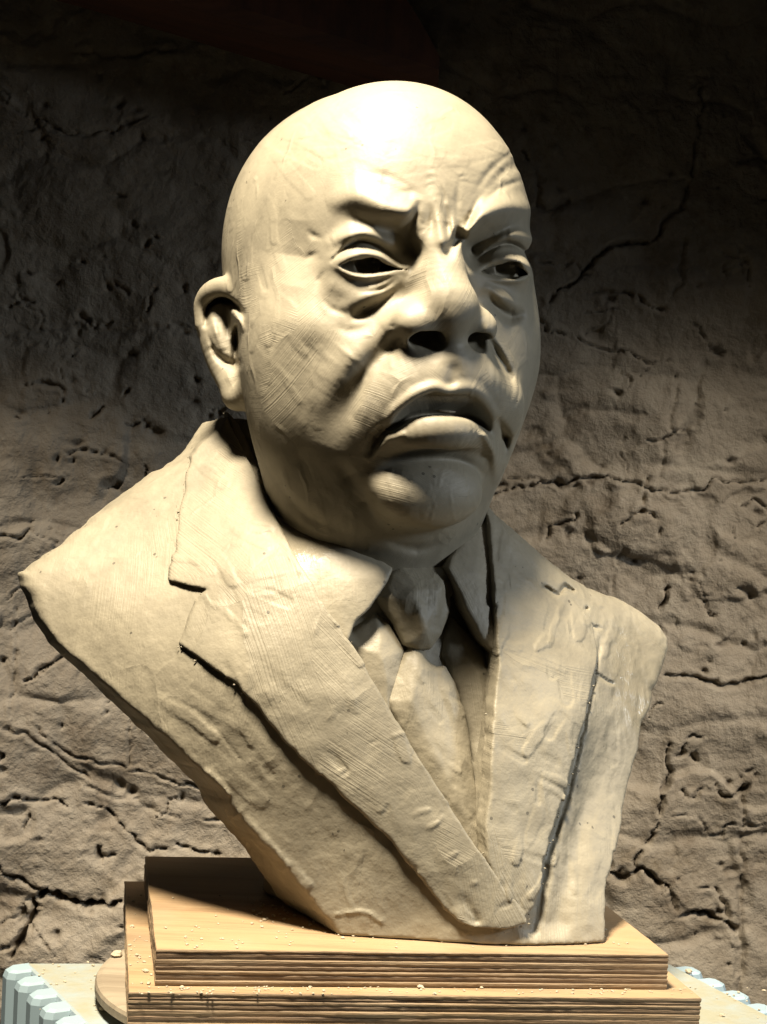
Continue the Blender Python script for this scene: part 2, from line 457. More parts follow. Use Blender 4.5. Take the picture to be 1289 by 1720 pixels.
    # ear
    hel = [at(426, 545, .980), at(420, 515, .984), at(404, 491, .990), at(380, 484, .998), at(355, 491, 1.006), at(340, 512, 1.012), at(338, 545, 1.012)]
    t = tube(hel, [.005, .0075, .0088, .0080, .0074, .0060, .0040]); F.add(t[0], .003, t[1])
    rim = [at(346, 545, 1.014), at(356, 585, 1.012), at(372, 625, 1.006), at(395, 662, 1.000)]
    t = tube(rim, [.0040, .0040, .0050, .006]); F.add(t[0], .005, t[1])
    lob = [at(398, 645, 1.000), at(400, 665, .998), at(418, 655, .990)]
    t = tube(lob, [.0100, .0100, .0085]); F.add(t[0], .006, t[1])
    plate = [at(368, 530, 1.016), at(374, 570, 1.014), at(385, 610, 1.010), at(400, 640, 1.006)]
    t = tube(plate, [.0125, .0150, .0130, .011]); F.add(t[0], .006, t[1])
    t = tube([at(362, 510, 1.026), at(368, 560, 1.028), at(388, 620, 1.024)], [.0120, .0140, .0120]); F.add(t[0], .004, t[1])
    t = tube([at(400, 500, 1.02), at(410, 560, 1.02), at(420, 640, 1.01)], [.012, .016, .013]); F.add(t[0], .008, t[1])
    t = tube([at(422, 575, .986), at(424, 600, .984), at(420, 625, .986)], [.005, .006, .005]); F.add(t[0], .004, t[1])
    st([(346, 546), (350, 518), (372, 503), (396, 514), (408, 528)], 5, [-.002, -.0055, -.0055, -.0045, -.001])
    st([(398, 548), (395, 575), (394, 612)], [3.5, 5, 4], [-.003, -.008, -.004])
    st([(358, 588), (378, 606), (395, 612)], 7, [-.001, -.005, -.004])
    st([(356, 530), (364, 560), (374, 590)], 5, [.0, .0025, .0])
    st([(374, 520), (380, 545), (384, 570)], 4, [.0, -.0028, .0])
    st([(388, 520), (400, 535), (410, 560)], 5, [.0, .0025, .0])
    st([(350, 560), (358, 585), (368, 612)], 3.5, [.0, -.0025, .0])
    F.smear(40, (430, 600, 480, 660), (35, 75), (25, 60), (4, 8), (.00006, .00016), 1)
    F.smear(45, (400, 880, 170, 330), (-30, 60), (40, 110), (7, 14), (.0001, .00028), 2)
    F.smear(18, (650, 880, 560, 640), (60, 140), (14, 34), (3, 5), (.0001, .0002), 3, front)
    F.smear(30, (650, 800, 790, 870), (75, 115), (16, 34), (2.2, 3.2), (.0001, .00025), 4, front)
    F.smear(22, (690, 800, 290, 400), (150, 200), (10, 22), (2.5, 4), (.0001, .0003), 5, front)
    F.smear(26, (440, 600, 780, 920), (60, 110), (40, 90), (4, 8), (.0001, .0003), 6)
    F.smear(20, (370, 470, 330, 640), (70, 110), (30, 80), (4, 9), (.0001, .0004), 7)
    F.ops.append(('nse', lambda q: .0003 * fbm(q.P, .035, 2) , 0, None))
    return F

# ------------------------------------------------------------------ torso of the bust
TYAW = R_(18)
TO = at(650, 1200, .93)
TA = np.array([[math.cos(TYAW), math.sin(TYAW), 0], [math.sin(TYAW), -math.cos(TYAW), 0], [0, 0, 1.0]])
def tc(P): return (P - TO) @ TA.T
# depth of the chest at a few photo positions
CTRL = [(35, 965, .985), (110, 925, .990), (200, 880, 1.000), (310, 790, 1.018), (385, 715, 1.040), (300, 1000, .935), (180, 1000, .955), (100, 1060, .962),
        (350, 1150, .902), (430, 800, .990), (420, 950, .925), (500, 1200, .888), (480, 1050, .900), (230, 1180, .925), (370, 1330, .902), (450, 1450, .895), (580, 1568, .888), (700, 1568, .886), (870, 1564, .885),
        (700, 1420, .885), (620, 1300, .886), (560, 920, .925), (660, 960, .918), (590, 1070, .902), (720, 1000, .922), (740, 1200, .902), (820, 1000, .942), (835, 1100, .932),
        (815, 860, .985), (818, 1440, .888), (900, 950, .985), (1000, 985, 1.010), (1060, 1020, 1.030), (1120, 1070, 1.045), (960, 1200, .940), (1085, 1200, .995),
        (900, 1100, .945), (1050, 1350, .955), (1015, 1560, .900), (930, 1400, .910), (870, 1250, .915)]
_cp = np.array([tc(at(*c)) for c in CTRL])
class Sheet:
    "thin-plate surface ty = S(tx, tz) through control points, tabulated"
    def __init__(s, cp, smooth=1e-4):
        n = len(cp); X = cp[:, [0, 2]]; r2 = ((X[:, None] - X[None]) ** 2).sum(-1)
        K = np.where(r2 > 0, r2 * np.log(r2 + 1e-20), 0); A = np.zeros((n + 3, n + 3))
        A[:n, :n] = K + np.eye(n) * smooth; A[:n, n] = 1; A[:n, n + 1:] = X; A[n, :n] = 1; A[n + 1:, :n] = X.T
        w = np.linalg.solve(A, np.r_[cp[:, 1], 0, 0, 0])
        s.x0, s.z0, s.h = X[:, 0].min() - .08, X[:, 1].min() - .08, .003
        nx = int((X[:, 0].max() + .08 - s.x0) / s.h) + 2; nz = int((X[:, 1].max() + .12 - s.z0) / s.h) + 2
        gx, gz = np.meshgrid(s.x0 + np.arange(nx) * s.h, s.z0 + np.arange(nz) * s.h, indexing='ij')
        Y = w[n] + w[n + 1] * gx + w[n + 2] * gz
        for i in range(n):
            r = (gx - X[i, 0]) ** 2 + (gz - X[i, 1]) ** 2; Y += w[i] * r * np.log(r + 1e-20)
        s.G = Y.astype(np.float32)
    def __call__(s, x, z):
        a = np.clip((x - s.x0) / s.h, 0, s.G.shape[0] - 1.001); b = np.clip((z - s.z0) / s.h, 0, s.G.shape[1] - 1.001)
        i = a.astype(np.int32); j = b.astype(np.int32); a = a - i; b = b - j; G = s.G
        return (G[i, j] * (1 - a) + G[i + 1, j] * a) * (1 - b) + (G[i, j + 1] * (1 - a) + G[i + 1, j + 1] * a) * b
CH = Sheet(_cp)
def on_chest(px, py, out=0.0):
    "point where the sight line of a photo pixel meets the chest surface"
    d = .92
    for _ in range(25):
        t = tc(at(px, py, d)); e = t[1] - (CH(t[0], t[2]) + out); d += e * .8
        d = min(max(d, .8), 1.1)
    return at(px, py, d)
def poly_t(px_pts, out=0.0, n=3):
    q = np.array([tc(on_chest(x, y, out))[[0, 2]] for x, y in px_pts])
    return q
class Table:
    "signed distance to a polygon, tabulated on a fine grid, with a ragged edge"
    def __init__(s, poly, rag=.0006, seed=0.0):
        s.h = .001; m = .03; s.x0, s.z0 = poly[:, 0].min() - m, poly[:, 1].min() - m
        nx = int((poly[:, 0].max() + m - s.x0) / s.h) + 2; nz = int((poly[:, 1].max() + m - s.z0) / s.h) + 2
        gx, gz = np.meshgrid(s.x0 + np.arange(nx) * s.h, s.z0 + np.arange(nz) * s.h, indexing='ij')
        g = sd_poly(gx, gz, poly)
        Pn = np.stack([gx, gz, gx * 0 + seed], -1)
        g = g + rag * (fbm(Pn, .012, 3) + .6 * np.maximum(0, fbm(Pn, .006, 2, 3.0)))
        s.G = g.astype(np.float32)
    def __call__(s, x, z):
        a = (x - s.x0) / s.h; b = (z - s.z0) / s.h
        o = np.maximum(np.maximum(-a, a - (s.G.shape[0] - 1)), np.maximum(-b, b - (s.G.shape[1] - 1))); o = np.maximum(o, 0) * s.h
        a = np.clip(a, 0, s.G.shape[0] - 1.001); b = np.clip(b, 0, s.G.shape[1] - 1.001)
        i = a.astype(np.int32); j = b.astype(np.int32); a = a - i; b = b - j; G = s.G
        return (G[i, j] * (1 - a) + G[i + 1, j] * a) * (1 - b) + (G[i, j + 1] * (1 - a) + G[i + 1, j + 1] * a) * b + o

OUTL = [(388, 692), (370, 725), (345, 750), (318, 768), (250, 812), (180, 862), (110, 918), (66, 946), (42, 962), (44, 985), (58, 1008), (70, 1040), (100, 1083), (150, 1128), (200, 1168), (260, 1222),
        (310, 1268), (350, 1303), (372, 1322), (395, 1362), (430, 1400), (470, 1440), (515, 1495), (555, 1550), (575, 1580), (720, 1590), (870, 1590), (1016, 1590), (1018, 1530), (1022, 1490), (1045, 1380), (1065, 1290),
        (1086, 1212), (1102, 1180), (1122, 1125), (1134, 1092), (1134, 1068), (1120, 1044), (1094, 1022), (1054, 1000), (1000, 978), (930, 928), (870, 885), (830, 852), (815, 840), (800, 780), (700, 740), (500, 700)]
VOPEN = [(385, 640), (384, 700), (410, 760), (450, 840), (500, 940), (545, 1020), (590, 1082), (640, 1165), (690, 1250), (750, 1345), (800, 1425), (822, 1450), (816, 1400), (822, 1300), (829, 1200), (838, 1100),
         (834, 1000), (825, 900), (817, 843), (800, 700), (600, 640)]
LAPL = [(322, 766), (384, 700), (412, 762), (452, 842), (502, 942), (547, 1022), (592, 1084), (642, 1168), (692, 1252), (752, 1347), (802, 1427), (850, 1492), (884, 1530), (888, 1552), (850, 1562), (795, 1560), (768, 1546),
        (740, 1518), (700, 1468), (660, 1418), (610, 1370), (560, 1322), (515, 1282), (470, 1232), (430, 1182), (395, 1148), (340, 1106), (304, 1082), (318, 1040), (330, 1010), (346, 990), (320, 984), (284, 975), (288, 950), (296, 905), (308, 840)]
LAPR = [(817, 843), (826, 900), (835, 1000), (839, 1100), (830, 1200), (823, 1300), (817, 1400), (816, 1440), (830, 1478), (852, 1512), (880, 1545), (896, 1530), (912, 1465), (925, 1410), (945, 1345), (968, 1260), (988, 1180), (1006, 1095),
        (1000, 1050), (960, 1000), (915, 985), (880, 930), (840, 870)]
COLL = [(386, 690), (405, 712), (438, 778), (470, 830), (505, 872), (560, 905), (610, 930), (650, 944), (668, 956), (655, 985), (630, 1022), (605, 1048), (590, 1078), (560, 1060), (505, 980), (455, 880), (415, 800)]
COLR = [(806, 862), (818, 846), (827, 900), (836, 1000), (838, 1102), (815, 1075), (790, 1030), (772, 985), (756, 956), (762, 940), (785, 905)]
KNOT = [(664, 965), (680, 948), (715, 944), (752, 950), (768, 962), (776, 988), (768, 1030), (752, 1070), (735, 1096), (712, 1098), (690, 1088), (672, 1052), (650, 1018), (642, 1005)]
BLAD = [(700, 1090), (735, 1096), (752, 1105), (775, 1150), (792, 1200), (803, 1270), (812, 1350), (822, 1450), (800, 1450), (760, 1390), (720, 1310), (680, 1230), (655, 1180), (668, 1140), (686, 1105)]

def slab(poly, h, t, k=.003, rag=.0006, seed=0.0, extra=None, out=None):
    "a sheet of clay laid on the chest: outline polygon, height over the chest, thickness"
    T = Table(poly_t(poly, h if out is None else out), rag, seed)
    def fn(q):
        p = tc(q.P); x, y, z = p[:, 0], p[:, 1], p[:, 2]
        S = CH(x, z) + h; g = T(x, z)
        if extra is not None: S = S + extra(q, g)
        return smax(smax(y - S, g, k), S - t - y, .001) * .92
    return fn, T
def jacket_field():
    F = Field(3.0); TJ = Table(poly_t(OUTL), .0011, 1.0); TV = Table(poly_t(VOPEN), .0004, 2.0)
    def body(q):
        p = tc(q.P); x, y, z = p[:, 0], p[:, 1], p[:, 2]
        S = CH(x, z) + .0007 * fbm(q.P, .06, 2)
        dy = np.clip(S - y, 0, .08); g = TJ(x + .22 * dy, z + .11 * dy)
        th = .016 + np.clip((x + .235) / .20, 0, 1) * .050 + np.clip((x + .05) / .1, 0, 1) * .01
        k = .0022 + .011 * np.clip((z - .04) / .05, 0, 1) + .016 * np.clip((z + .02) / .07, 0, 1) * np.clip((x - .09) / .06, 0, 1)
        f = smax(smax(y - S, g, k), S - th - y, .006)
        return f * .9
    F.add(body)
    c = at(655, 1345, 1.002)
    F.add(ell((c, TA), (0, 0, 0), (.080, .055, .14)), .003)
    c = at(650, 1060, 1.02)
    F.add(ell((c, TA), (0, 0, 0), (.10, .045, .09)), .02)
    c = at(655, 1480, 1.002)
    F.add(ell((c, TA), (0, 0, 0), (.088, .045, .06)), .004)
    def opening(q):
        p = tc(q.P); x, y, z = p[:, 0], p[:, 1], p[:, 2]
        return smax(TV(x, z), CH(x, z) - .027 - y, .002)
    F.cut(opening, .002)
    fr = lambda P: tc(P)[:, 1] > -.03
    st = F.stroke
    # shoulder seams and tool cuts
    st([(318, 768), (306, 850), (292, 920), (284, 965)], 3.0, -.0022, fr)
    st([(1008, 1070), (1006, 1100), (990, 1180), (968, 1270), (945, 1360), (922, 1430), (903, 1520), (896, 1560)], [2.5, 3, 4, 6, 8, 10, 12, 12], [-.001, -.002, -.0028, -.0034, -.004, -.0048, -.005, -.004], fr)
    st([(915, 985), (935, 998), (948, 985), (962, 990)], 3.5, -.0035, fr)
    st([(970, 1040), (985, 1048), (1008, 1054)], 2.5, -.002, fr)
    st([(985, 1020), (984, 1021)], 3, -.003, fr)
    st([(1003, 1135), (1018, 1142), (1030, 1150)], 2.5, -.002, fr)
    st([(1060, 1130), (1095, 1160), (1085, 1200)], 10, [.0, -.0015, .0], fr)
    # worked surface of the wing
    st([(345, 1296), (368, 1312), (385, 1335)], 4, .0015, fr)
    st([(52, 1000), (70, 1008), (90, 1010)], 3, -.0025, fr)
    st([(230, 1092), (262, 1098), (268, 1110)], 4, [-.0005, -.0015, -.002], fr)
    st([(258, 1020), (250, 1010), (275, 995)], 3, -.0012, fr)
    st([(565, 1536), (612, 1530), (640, 1548)], 3, .0012, fr)
    st([(1030, 1150), (1000, 1300), (955, 1450), (935, 1545)], 26, [.0, -.003, -.005, -.005], fr)
    st([(150, 980), (230, 1000), (260, 1050)], 30, [.0, .001, .0], fr)
    F.smear(60, (70, 520, 900, 1560), (30, 60), (50, 140), (7, 16), (.0003, .0010), 11, fr)
    F.smear(26, (50, 330, 840, 1060), (-50, 20), (50, 130), (9, 20), (.0003, .0009), 12, fr)
    F.smear(50, (900, 1110, 960, 1550), (85, 115), (40, 150), (4, 12), (.0002, .0008), 13, fr)
    F.smear(9, (850, 1120, 880, 1080), (20, 50), (50, 120), (5, 12), (.0002, .0006), 14, fr)
    F.ops.append(('nse', lambda q: .0003 * fbm(q.P, .008, 2), 0, None))
    def floor(q): return ZB + .0006 - q.P[:, 2]
    F.isect(floor, .0)
    return F
def lapel_fields():
    out = []
    fl = lambda q: ZB + .0006 - q.P[:, 2]
    def eL(q, g):       # thick notch tongue, thinner towards the neck
        v = q.v
        return np.interp(v, [700, 800, 900, 960, 1010], [-.0015, -.0022, -.0026, .0015, 0]) + .0008 * fbm(q.P, .02, 2)
    f, T = slab(LAPL, .0048, .016, .0014, .0008, 3.0, eL); F = Field(3.0).add(f); F.isect(fl)
    F.stroke([(775, 1535), (800, 1545), (770, 1500)], 8, [.0, -.002, .0])
    F.smear(34, (330, 860, 1000, 1540), (35, 70), (40, 130), (5, 12), (.0003, .0009), 15)
    F.smear(14, (290, 480, 780, 1010), (-20, 60), (40, 90), (6, 12), (.0003, .0011), 16)
    F.smear(26, (560, 860, 1150, 1550), (-50, -10), (14, 34), (3, 5), (.0003, .0006), 17)
    out.append(('lapel', F, T))
    def eR(q, g): return np.interp(q.v, [850, 960, 1060, 1120], [-.0020, -.0035, -.0030, 0]) + .0010 * fbm(q.P, .02, 2)
    f, T = slab(LAPR, .0044, .016, .0014, .0009, 4.0, eR); F = Field(3.0).add(f); F.isect(fl)
    F.stroke([(915, 985), (935, 998), (948, 985), (962, 990)], 3.5, -.0035)
    F.smear(36, (815, 1000, 880, 1540), (70, 130), (30, 110), (4, 11), (.0003, .0010), 18)
    F.smear(16, (830, 990, 1050, 1450), (10, 60), (30, 70), (4, 8), (.0003, .0008), 19)
    out.append(('lapel', F, T))
    return out
def shirt_fields():
    out = []
    def eC(q, g): return .0010 * fbm(q.P, .025, 2) + np.clip((-g) / .02, 0, 1) * .002
    f, T = slab(COLL, -.0062, .020, .0025, .0006, 5.0, eC, 0); F = Field().add(f)
    for a in ((420, 770, 520, 930), (432, 772, 540, 920), (445, 795, 530, 890)):
        F.stroke([(a[0], a[1]), ((a[0] + a[2]) / 2 - 4, (a[1] + a[3]) / 2 + 4), (a[2], a[3])], 3.2, [.0, -.0015, .0])
    out.append(('shirt_collar', F, T))
    f, T = slab(COLR, -.0050, .020, .0025, .0006, 6.0, eC, 0); F = Field().add(f)
    out.append(('shirt_collar', F, T))
    return out
def tie_fields():
    def eB(q, g):
        return np.clip(-g / .012, 0, 1) ** .7 * .008 + .001 * fbm(q.P, .02, 2)
    f, T = slab(BLAD, -.0210, .018, .003, .0004, 7.0, eB, -.012); F = Field().add(f)
    F.stroke([(725, 1105), (735, 1150), (760, 1220), (775, 1290)], 11, [-.004, -.003, -.002, .0])
    F.stroke([(700, 1110), (690, 1160), (705, 1230)], 12, [.001, .002, .0])
    F.stroke([(728, 1103), (736, 1108)], 9, -.010)
    F.smear(30, (660, 820, 1110, 1430), (20, 70), (14, 50), (3, 6), (.0003, .0008), 20)
    def eK(q, g):
        return np.clip(-g / .016, 0, 1) ** .6 * .013 + .0008 * fbm(q.P, .015, 2)
    f, T2 = slab(KNOT, -.0200, .022, .003, .0004, 8.0, eK, -.008); K = Field().add(f)
    K.smear(16, (650, 770, 950, 1090), (10, 90), (14, 40), (3, 6), (.0003, .0008), 21)
    K.stroke([(690, 985), (705, 1030), (712, 1085)], 9, [.0, .0018, .0])
    K.stroke([(745, 960), (752, 1000), (735, 1060)], 8, [.0, -.0022, .0])
    return (F, T), (K, T2)
def shirt_front_field():
    # bulging shirt cloth either side of the tie
    P1 = [(560, 1060), (600, 1062), (640, 1030), (665, 1050), (690, 1095), (690, 1150), (668, 1215), (700, 1290), (640, 1200)]
    P2 = [(765, 1035), (780, 1045), (808, 1075), (845, 1120), (840, 1230), (812, 1330), (800, 1240), (780, 1170), (752, 1105)]
    out = []
    for i, P in enumerate((P1, P2)):
        def e(q, g): return np.clip(-g / .018, 0, 1) ** .7 * .011 + .001 * fbm(q.P, .02, 2)
        f, T = slab(P, -.0250, .020, .003, .0004, 9.0 + i, e, -.014)
        out.append((Field().add(f), T))
    return out
def slab_mesh(F, T, name, h=.001):
    "mesh a slab inside the box of its outline"
    xs = (T.x0 + .024, T.x0 + T.G.shape[0] * T.h - .024); zs = (T.z0 + .024, T.z0 + T.G.shape[1] * T.h - .024)
    gx = np.linspace(xs[0], xs[1], 12); gz = np.linspace(zs[0], zs[1], 12)
    X, Z = np.meshgrid(gx, gz); k = T(X.ravel(), Z.ravel()) < .012
    X, Z = X.ravel()[k], Z.ravel()[k]; Y = CH(X, Z)
    pts = np.vstack([TO + np.stack([X, Y + dy, Z], -1) @ TA for dy in (-.045, .018)])
    return mesh_field(F, pts.min(0) - .004, pts.max(0) + .004, h, name, 3.0)

# ------------------------------------------------------------------ materials
def new_mat(name):
    m = bpy.data.materials.new(name); m.use_nodes = True
    return m, m.node_tree, m.node_tree.nodes['Principled BSDF']
class NT:
    def __init__(s, nt): s.nt = nt
    def n(s, t, **kw):
        o = s.nt.nodes.new('ShaderNode' + t)
        for k, v in kw.items():
            if k.startswith('i_'): o.inputs[int(k[2:]) if k[2:].isdigit() else k[2:]].default_value = v
            else: setattr(o, k, v)
        return o
    def l(s, a, b): s.nt.links.new(a, b)
    def math(s, op, a, b=None, clamp=False):
        o = s.n('Math', operation=op, use_clamp=clamp)
        for i, v in enumerate((a, b)):
            if v is None: continue
            if isinstance(v, (int, float)): o.inputs[i].default_value = v
            else: s.l(v, o.inputs[i])
        return o.outputs[0]
    def noise(s, vec, scale, detail=3, rough=.55):
        o = s.n('TexNoise'); o.inputs['Scale'].default_value = scale; o.inputs['Detail'].default_value = detail; o.inputs['Roughness'].default_value = rough
        s.l(vec, o.inputs['Vector']); return o.outputs['Fac']
    def ramp(s, fac, stops):
        o = s.n('ValToRGB'); e = o.color_ramp.elements
        e[0].position, e[0].color = stops[0][0], (*stops[0][1], 1); e[1].position, e[1].color = stops[-1][0], (*stops[-1][1], 1)
        for p, c in stops[1:-1]: x = e.new(p); x.color = (*c, 1)
        s.l(fac, o.inputs[0]); return o.outputs[0]
    def mapping(s, vec, scale=(1, 1, 1), rot=(0, 0, 0)):
        o = s.n('Mapping'); o.inputs['Scale'].default_value = scale; o.inputs['Rotation'].default_value = rot
        s.l(vec, o.inputs[0]); return o.outputs[0]
def g3(v): return (v, v, v)

def clay_material(name, rake=1.0, yaw=0.0, patch=22, space=.0016, thr=.46, lean=.3, grit=1.0, spread=2.2, ztop=None, wet=(), base=(.246, .217, .157), rough=.60):
    """grey-buff modelling clay; combed with a rake tool in patches that each run their own way"""
    m, nt, b = new_mat(name); N = NT(nt)
    pos = N.n('TexCoord').outputs['Object']
    sep = N.n('SeparateXYZ'); N.l(N.mapping(pos, rot=(0, 0, -yaw)), sep.inputs[0])
    # strokes of the rake: long patches, each combed its own way, spacing and pressure varying
    wob = N.n('TexNoise'); wob.inputs['Scale'].default_value = 22; N.l(pos, wob.inputs['Vector'])
    add = N.n('VectorMath', operation='MULTIPLY_ADD'); N.l(wob.outputs['Color'], add.inputs[0]); add.inputs[1].default_value = (.030,) * 3; N.l(pos, add.inputs[2])
    vor = N.n('TexVoronoi'); vor.inputs['Scale'].default_value = patch; N.l(N.mapping(add.outputs[0], (1, 1, .55)), vor.inputs['Vector'])
    vs = N.n('SeparateColor'); N.l(vor.outputs['Color'], vs.inputs[0])
    ang = N.math('MULTIPLY_ADD', vs.outputs[0], spread); ang.node.inputs[2].default_value = lean
    ca, sa = N.math('COSINE', ang), N.math('SINE', ang)
    u = N.math('ADD', N.math('MULTIPLY', sep.outputs['X'], ca), N.math('MULTIPLY', sep.outputs['Z'], sa))
    wn = N.noise(pos, 25, 2)
    pu = N.math('ADD', N.math('MULTIPLY', u, 1 / space), N.math('MULTIPLY', wn, .7))
    cx = N.n('CombineXYZ'); N.l(pu, cx.inputs[0]); N.l(vs.outputs[2], cx.inputs[1])
    n1d = N.noise(cx.outputs[0], 1.6, 3, .7)
    comb = N.math('ADD', N.math('MULTIPLY', N.math('SINE', N.math('MULTIPLY', pu, 2 * math.pi)), .08), N.math('MULTIPLY', n1d, 2.2))
    mask1 = N.math('MULTIPLY', N.math('SUBTRACT', N.noise(pos, 17, 3, .6), thr), 6.0, True)
    mask2 = N.math('GREATER_THAN', vs.outputs[1], .30)
    comb = N.math('MULTIPLY', N.math('MULTIPLY', comb, mask1), mask2)
    if ztop: comb = N.math('MULTIPLY', comb, N.math('MULTIPLY', N.math('SUBTRACT', ztop, sep.outputs['Z']), 40.0, True))
    ve = N.n('TexVoronoi', feature='DISTANCE_TO_EDGE'); ve.inputs['Scale'].default_value = patch; N.l(vor.inputs['Vector'].links[0].from_socket, ve.inputs['Vector'])
    burr = N.math('MULTIPLY', N.math('SUBTRACT', 1.0, N.math('MULTIPLY', ve.outputs[0], 14.0), True), N.math('MULTIPLY', N.math('SUBTRACT', N.noise(pos, 40, 2), .48), 6, True))
    small = N.noise(pos, 420, 3, .6); mid = N.noise(pos, 95, 3, .55)
    pit = N.n('TexVoronoi'); pit.inputs['Scale'].default_value = 150; N.l(pos, pit.inputs['Vector'])
    pits = N.math('LESS_THAN', pit.outputs['Distance'], N.math('MULTIPLY', N.math('GREATER_THAN', N.noise(pos, 55, 1), .66), .16))
    h = N.math('ADD', N.math('MULTIPLY', comb, .00022 * rake), N.math('ADD', N.math('MULTIPLY', small, .00028 * grit), N.math('MULTIPLY', mid, .0012 * grit)))
    h = N.math('SUBTRACT', h, N.math('MULTIPLY', pits, .0006))
    h = N.math('ADD', h, N.math('MULTIPLY', burr, .00045 * rake))
    bump = N.n('Bump'); bump.inputs['Strength'].default_value = 1.0; bump.inputs['Distance'].default_value = 1.0
    N.l(h, bump.inputs['Height']); N.l(bump.outputs[0], b.inputs['Normal'])
    c = N.ramp(N.math('ADD', N.math('MULTIPLY', N.noise(pos, 9, 5, .6), .6), N.math('MULTIPLY', N.noise(pos, 34, 5, .65), .4)), [(.36, tuple(x * .74 for x in base)), (.50, base), (.62, tuple(min(1, x * 1.16) for x in base))])
    mx = N.n('Mix', data_type='RGBA'); N.l(pits, mx.inputs[0]); N.l(c, mx.inputs[6]); mx.inputs[7].default_value = tuple(x * .45 for x in base) + (1,)
    N.l(mx.outputs[2], b.inputs['Base Color'])
    r = N.math('SUBTRACT', rough + .12, N.math('MULTIPLY', N.noise(pos, 18, 3), .30))
    for cx_, cy_, cz_, rad in wet:       # clay still wet here
        d_ = N.n('VectorMath', operation='DISTANCE'); N.l(pos, d_.inputs[0]); d_.inputs[1].default_value = (cx_, cy_, cz_)
        wn_ = N.math('MULTIPLY', N.math('SUBTRACT', 1.0, N.math('DIVIDE', d_.outputs['Value'], rad)), 3.0, True)
        r = N.math('SUBTRACT', r, N.math('MULTIPLY', wn_, .36))
    N.l(r, b.inputs['Roughness']); b.inputs['Specular IOR Level'].default_value = .42
    return m

def wood_material(name, base, dark, axis='top', dust=.0):
    m, nt, b = new_mat(name); N = NT(nt); pos = N.n('TexCoord').outputs['Object']
    if axis == 'top': p = N.mapping(pos, (3.5, 60, 10))
    else: p = N.mapping(pos, (18, 18, 420))
    n1 = N.noise(p, 1.0, 5, .6); n2 = N.noise(pos, 9, 3); n3 = N.noise(N.mapping(pos, (30, 30, 900) if axis != 'top' else (12, 420, 10)), 1.0, 3, .7)
    f = N.math('ADD', N.math('MULTIPLY', n1, .6), N.math('ADD', N.math('MULTIPLY', n2, .2), N.math('MULTIPLY', n3, .2)))
    c = N.ramp(f, [(.34, dark), (.50, base), (.68, tuple(min(1, x * 1.18) for x in base))])
    if dust:
        k = N.math('MULTIPLY', N.math('SUBTRACT', N.noise(pos, 14, 5, .65), .45), 4.0 * dust, True)
        mx = N.n('Mix', data_type='RGBA'); N.l(k, mx.inputs[0]); N.l(c, mx.inputs[6]); mx.inputs[7].default_value = (.36, .30, .21, 1); c = mx.outputs[2]
    N.l(c, b.inputs['Base Color']); b.inputs['Roughness'].default_value = .7
    bump = N.n('Bump'); bump.inputs['Strength'].default_value = 1; bump.inputs['Distance'].default_value = 1
    h = N.math('ADD', N.math('MULTIPLY', n3, .0005 if axis == 'top' else .0009), N.math('MULTIPLY', N.noise(pos, 300, 2), .0003))
    N.l(h, bump.inputs['Height']); N.l(bump.outputs[0], b.inputs['Normal'])
    return m

def wall_material():
    m, nt, b = new_mat('old limewashed plaster'); N = NT(nt); pos = N.n('TexCoord').outputs['Object']
    n1 = N.noise(pos, 5, 6, .6); n2 = N.noise(pos, 28, 6, .65); n3 = N.noise(pos, 160, 4, .6)
    f = N.math('ADD', N.math('MULTIPLY', n1, .5), N.math('MULTIPLY', n2, .5))
    c = N.ramp(f, [(.32, (.14, .105, .060)), (.43, (.27, .228, .170)), (.56, (.335, .290, .225)), (.70, (.42, .372, .292))])
    pale = N.math('MULTIPLY', N.math('SUBTRACT', N.noise(pos, 19, 7, .75), .60), 9.0, True)
    mp = N.n('Mix', data_type='RGBA'); N.l(N.math('MULTIPLY', pale, .55), mp.inputs[0]); N.l(c, mp.inputs[6]); mp.inputs[7].default_value = (.50, .44, .34, 1); c = mp.outputs[2]
    # brown grime where the plaster is broken
    k = N.math('MULTIPLY', N.math('SUBTRACT', N.noise(pos, 11, 6, .7), .56), 7.0, True)
    mx = N.n('Mix', data_type='RGBA'); N.l(N.math('MULTIPLY', k, .6), mx.inputs[0]); N.l(c, mx.inputs[6]); mx.inputs[7].default_value = (.12, .085, .05, 1)
    at_ = N.n('Attribute', attribute_name='crack'); mx2 = N.n('Mix', data_type='RGBA')
    N.l(at_.outputs['Fac'], mx2.inputs[0]); N.l(mx.outputs[2], mx2.inputs[6]); mx2.inputs[7].default_value = (.035, .022, .012, 1)
    N.l(mx2.outputs[2], b.inputs['Base Color']); b.inputs['Roughness'].default_value = .8
    vo = N.n('TexVoronoi'); vo.inputs['Scale'].default_value = 60; N.l(pos, vo.inputs['Vector'])
    pit = N.math('MULTIPLY', N.math('LESS_THAN', vo.outputs['Distance'], N.math('MULTIPLY', N.math('GREATER_THAN', N.noise(pos, 14, 2), .60), .20)), .002)
    bump = N.n('Bump'); bump.inputs['Strength'].default_value = 1; bump.inputs['Distance'].default_value = 1
    ridge = N.math('ABSOLUTE', N.math('SUBTRACT', N.noise(pos, 46, 5, .65), .5)); h = N.math('ADD', N.math('ADD', N.math('MULTIPLY', n2, .0045), N.math('MULTIPLY', n3, .0014)), N.math('MULTIPLY', ridge, .0045)); h = N.math('SUBTRACT', h, pit)
    N.l(h, bump.inputs['Height']); N.l(bump.outputs[0], b.inputs['Normal'])
    return m

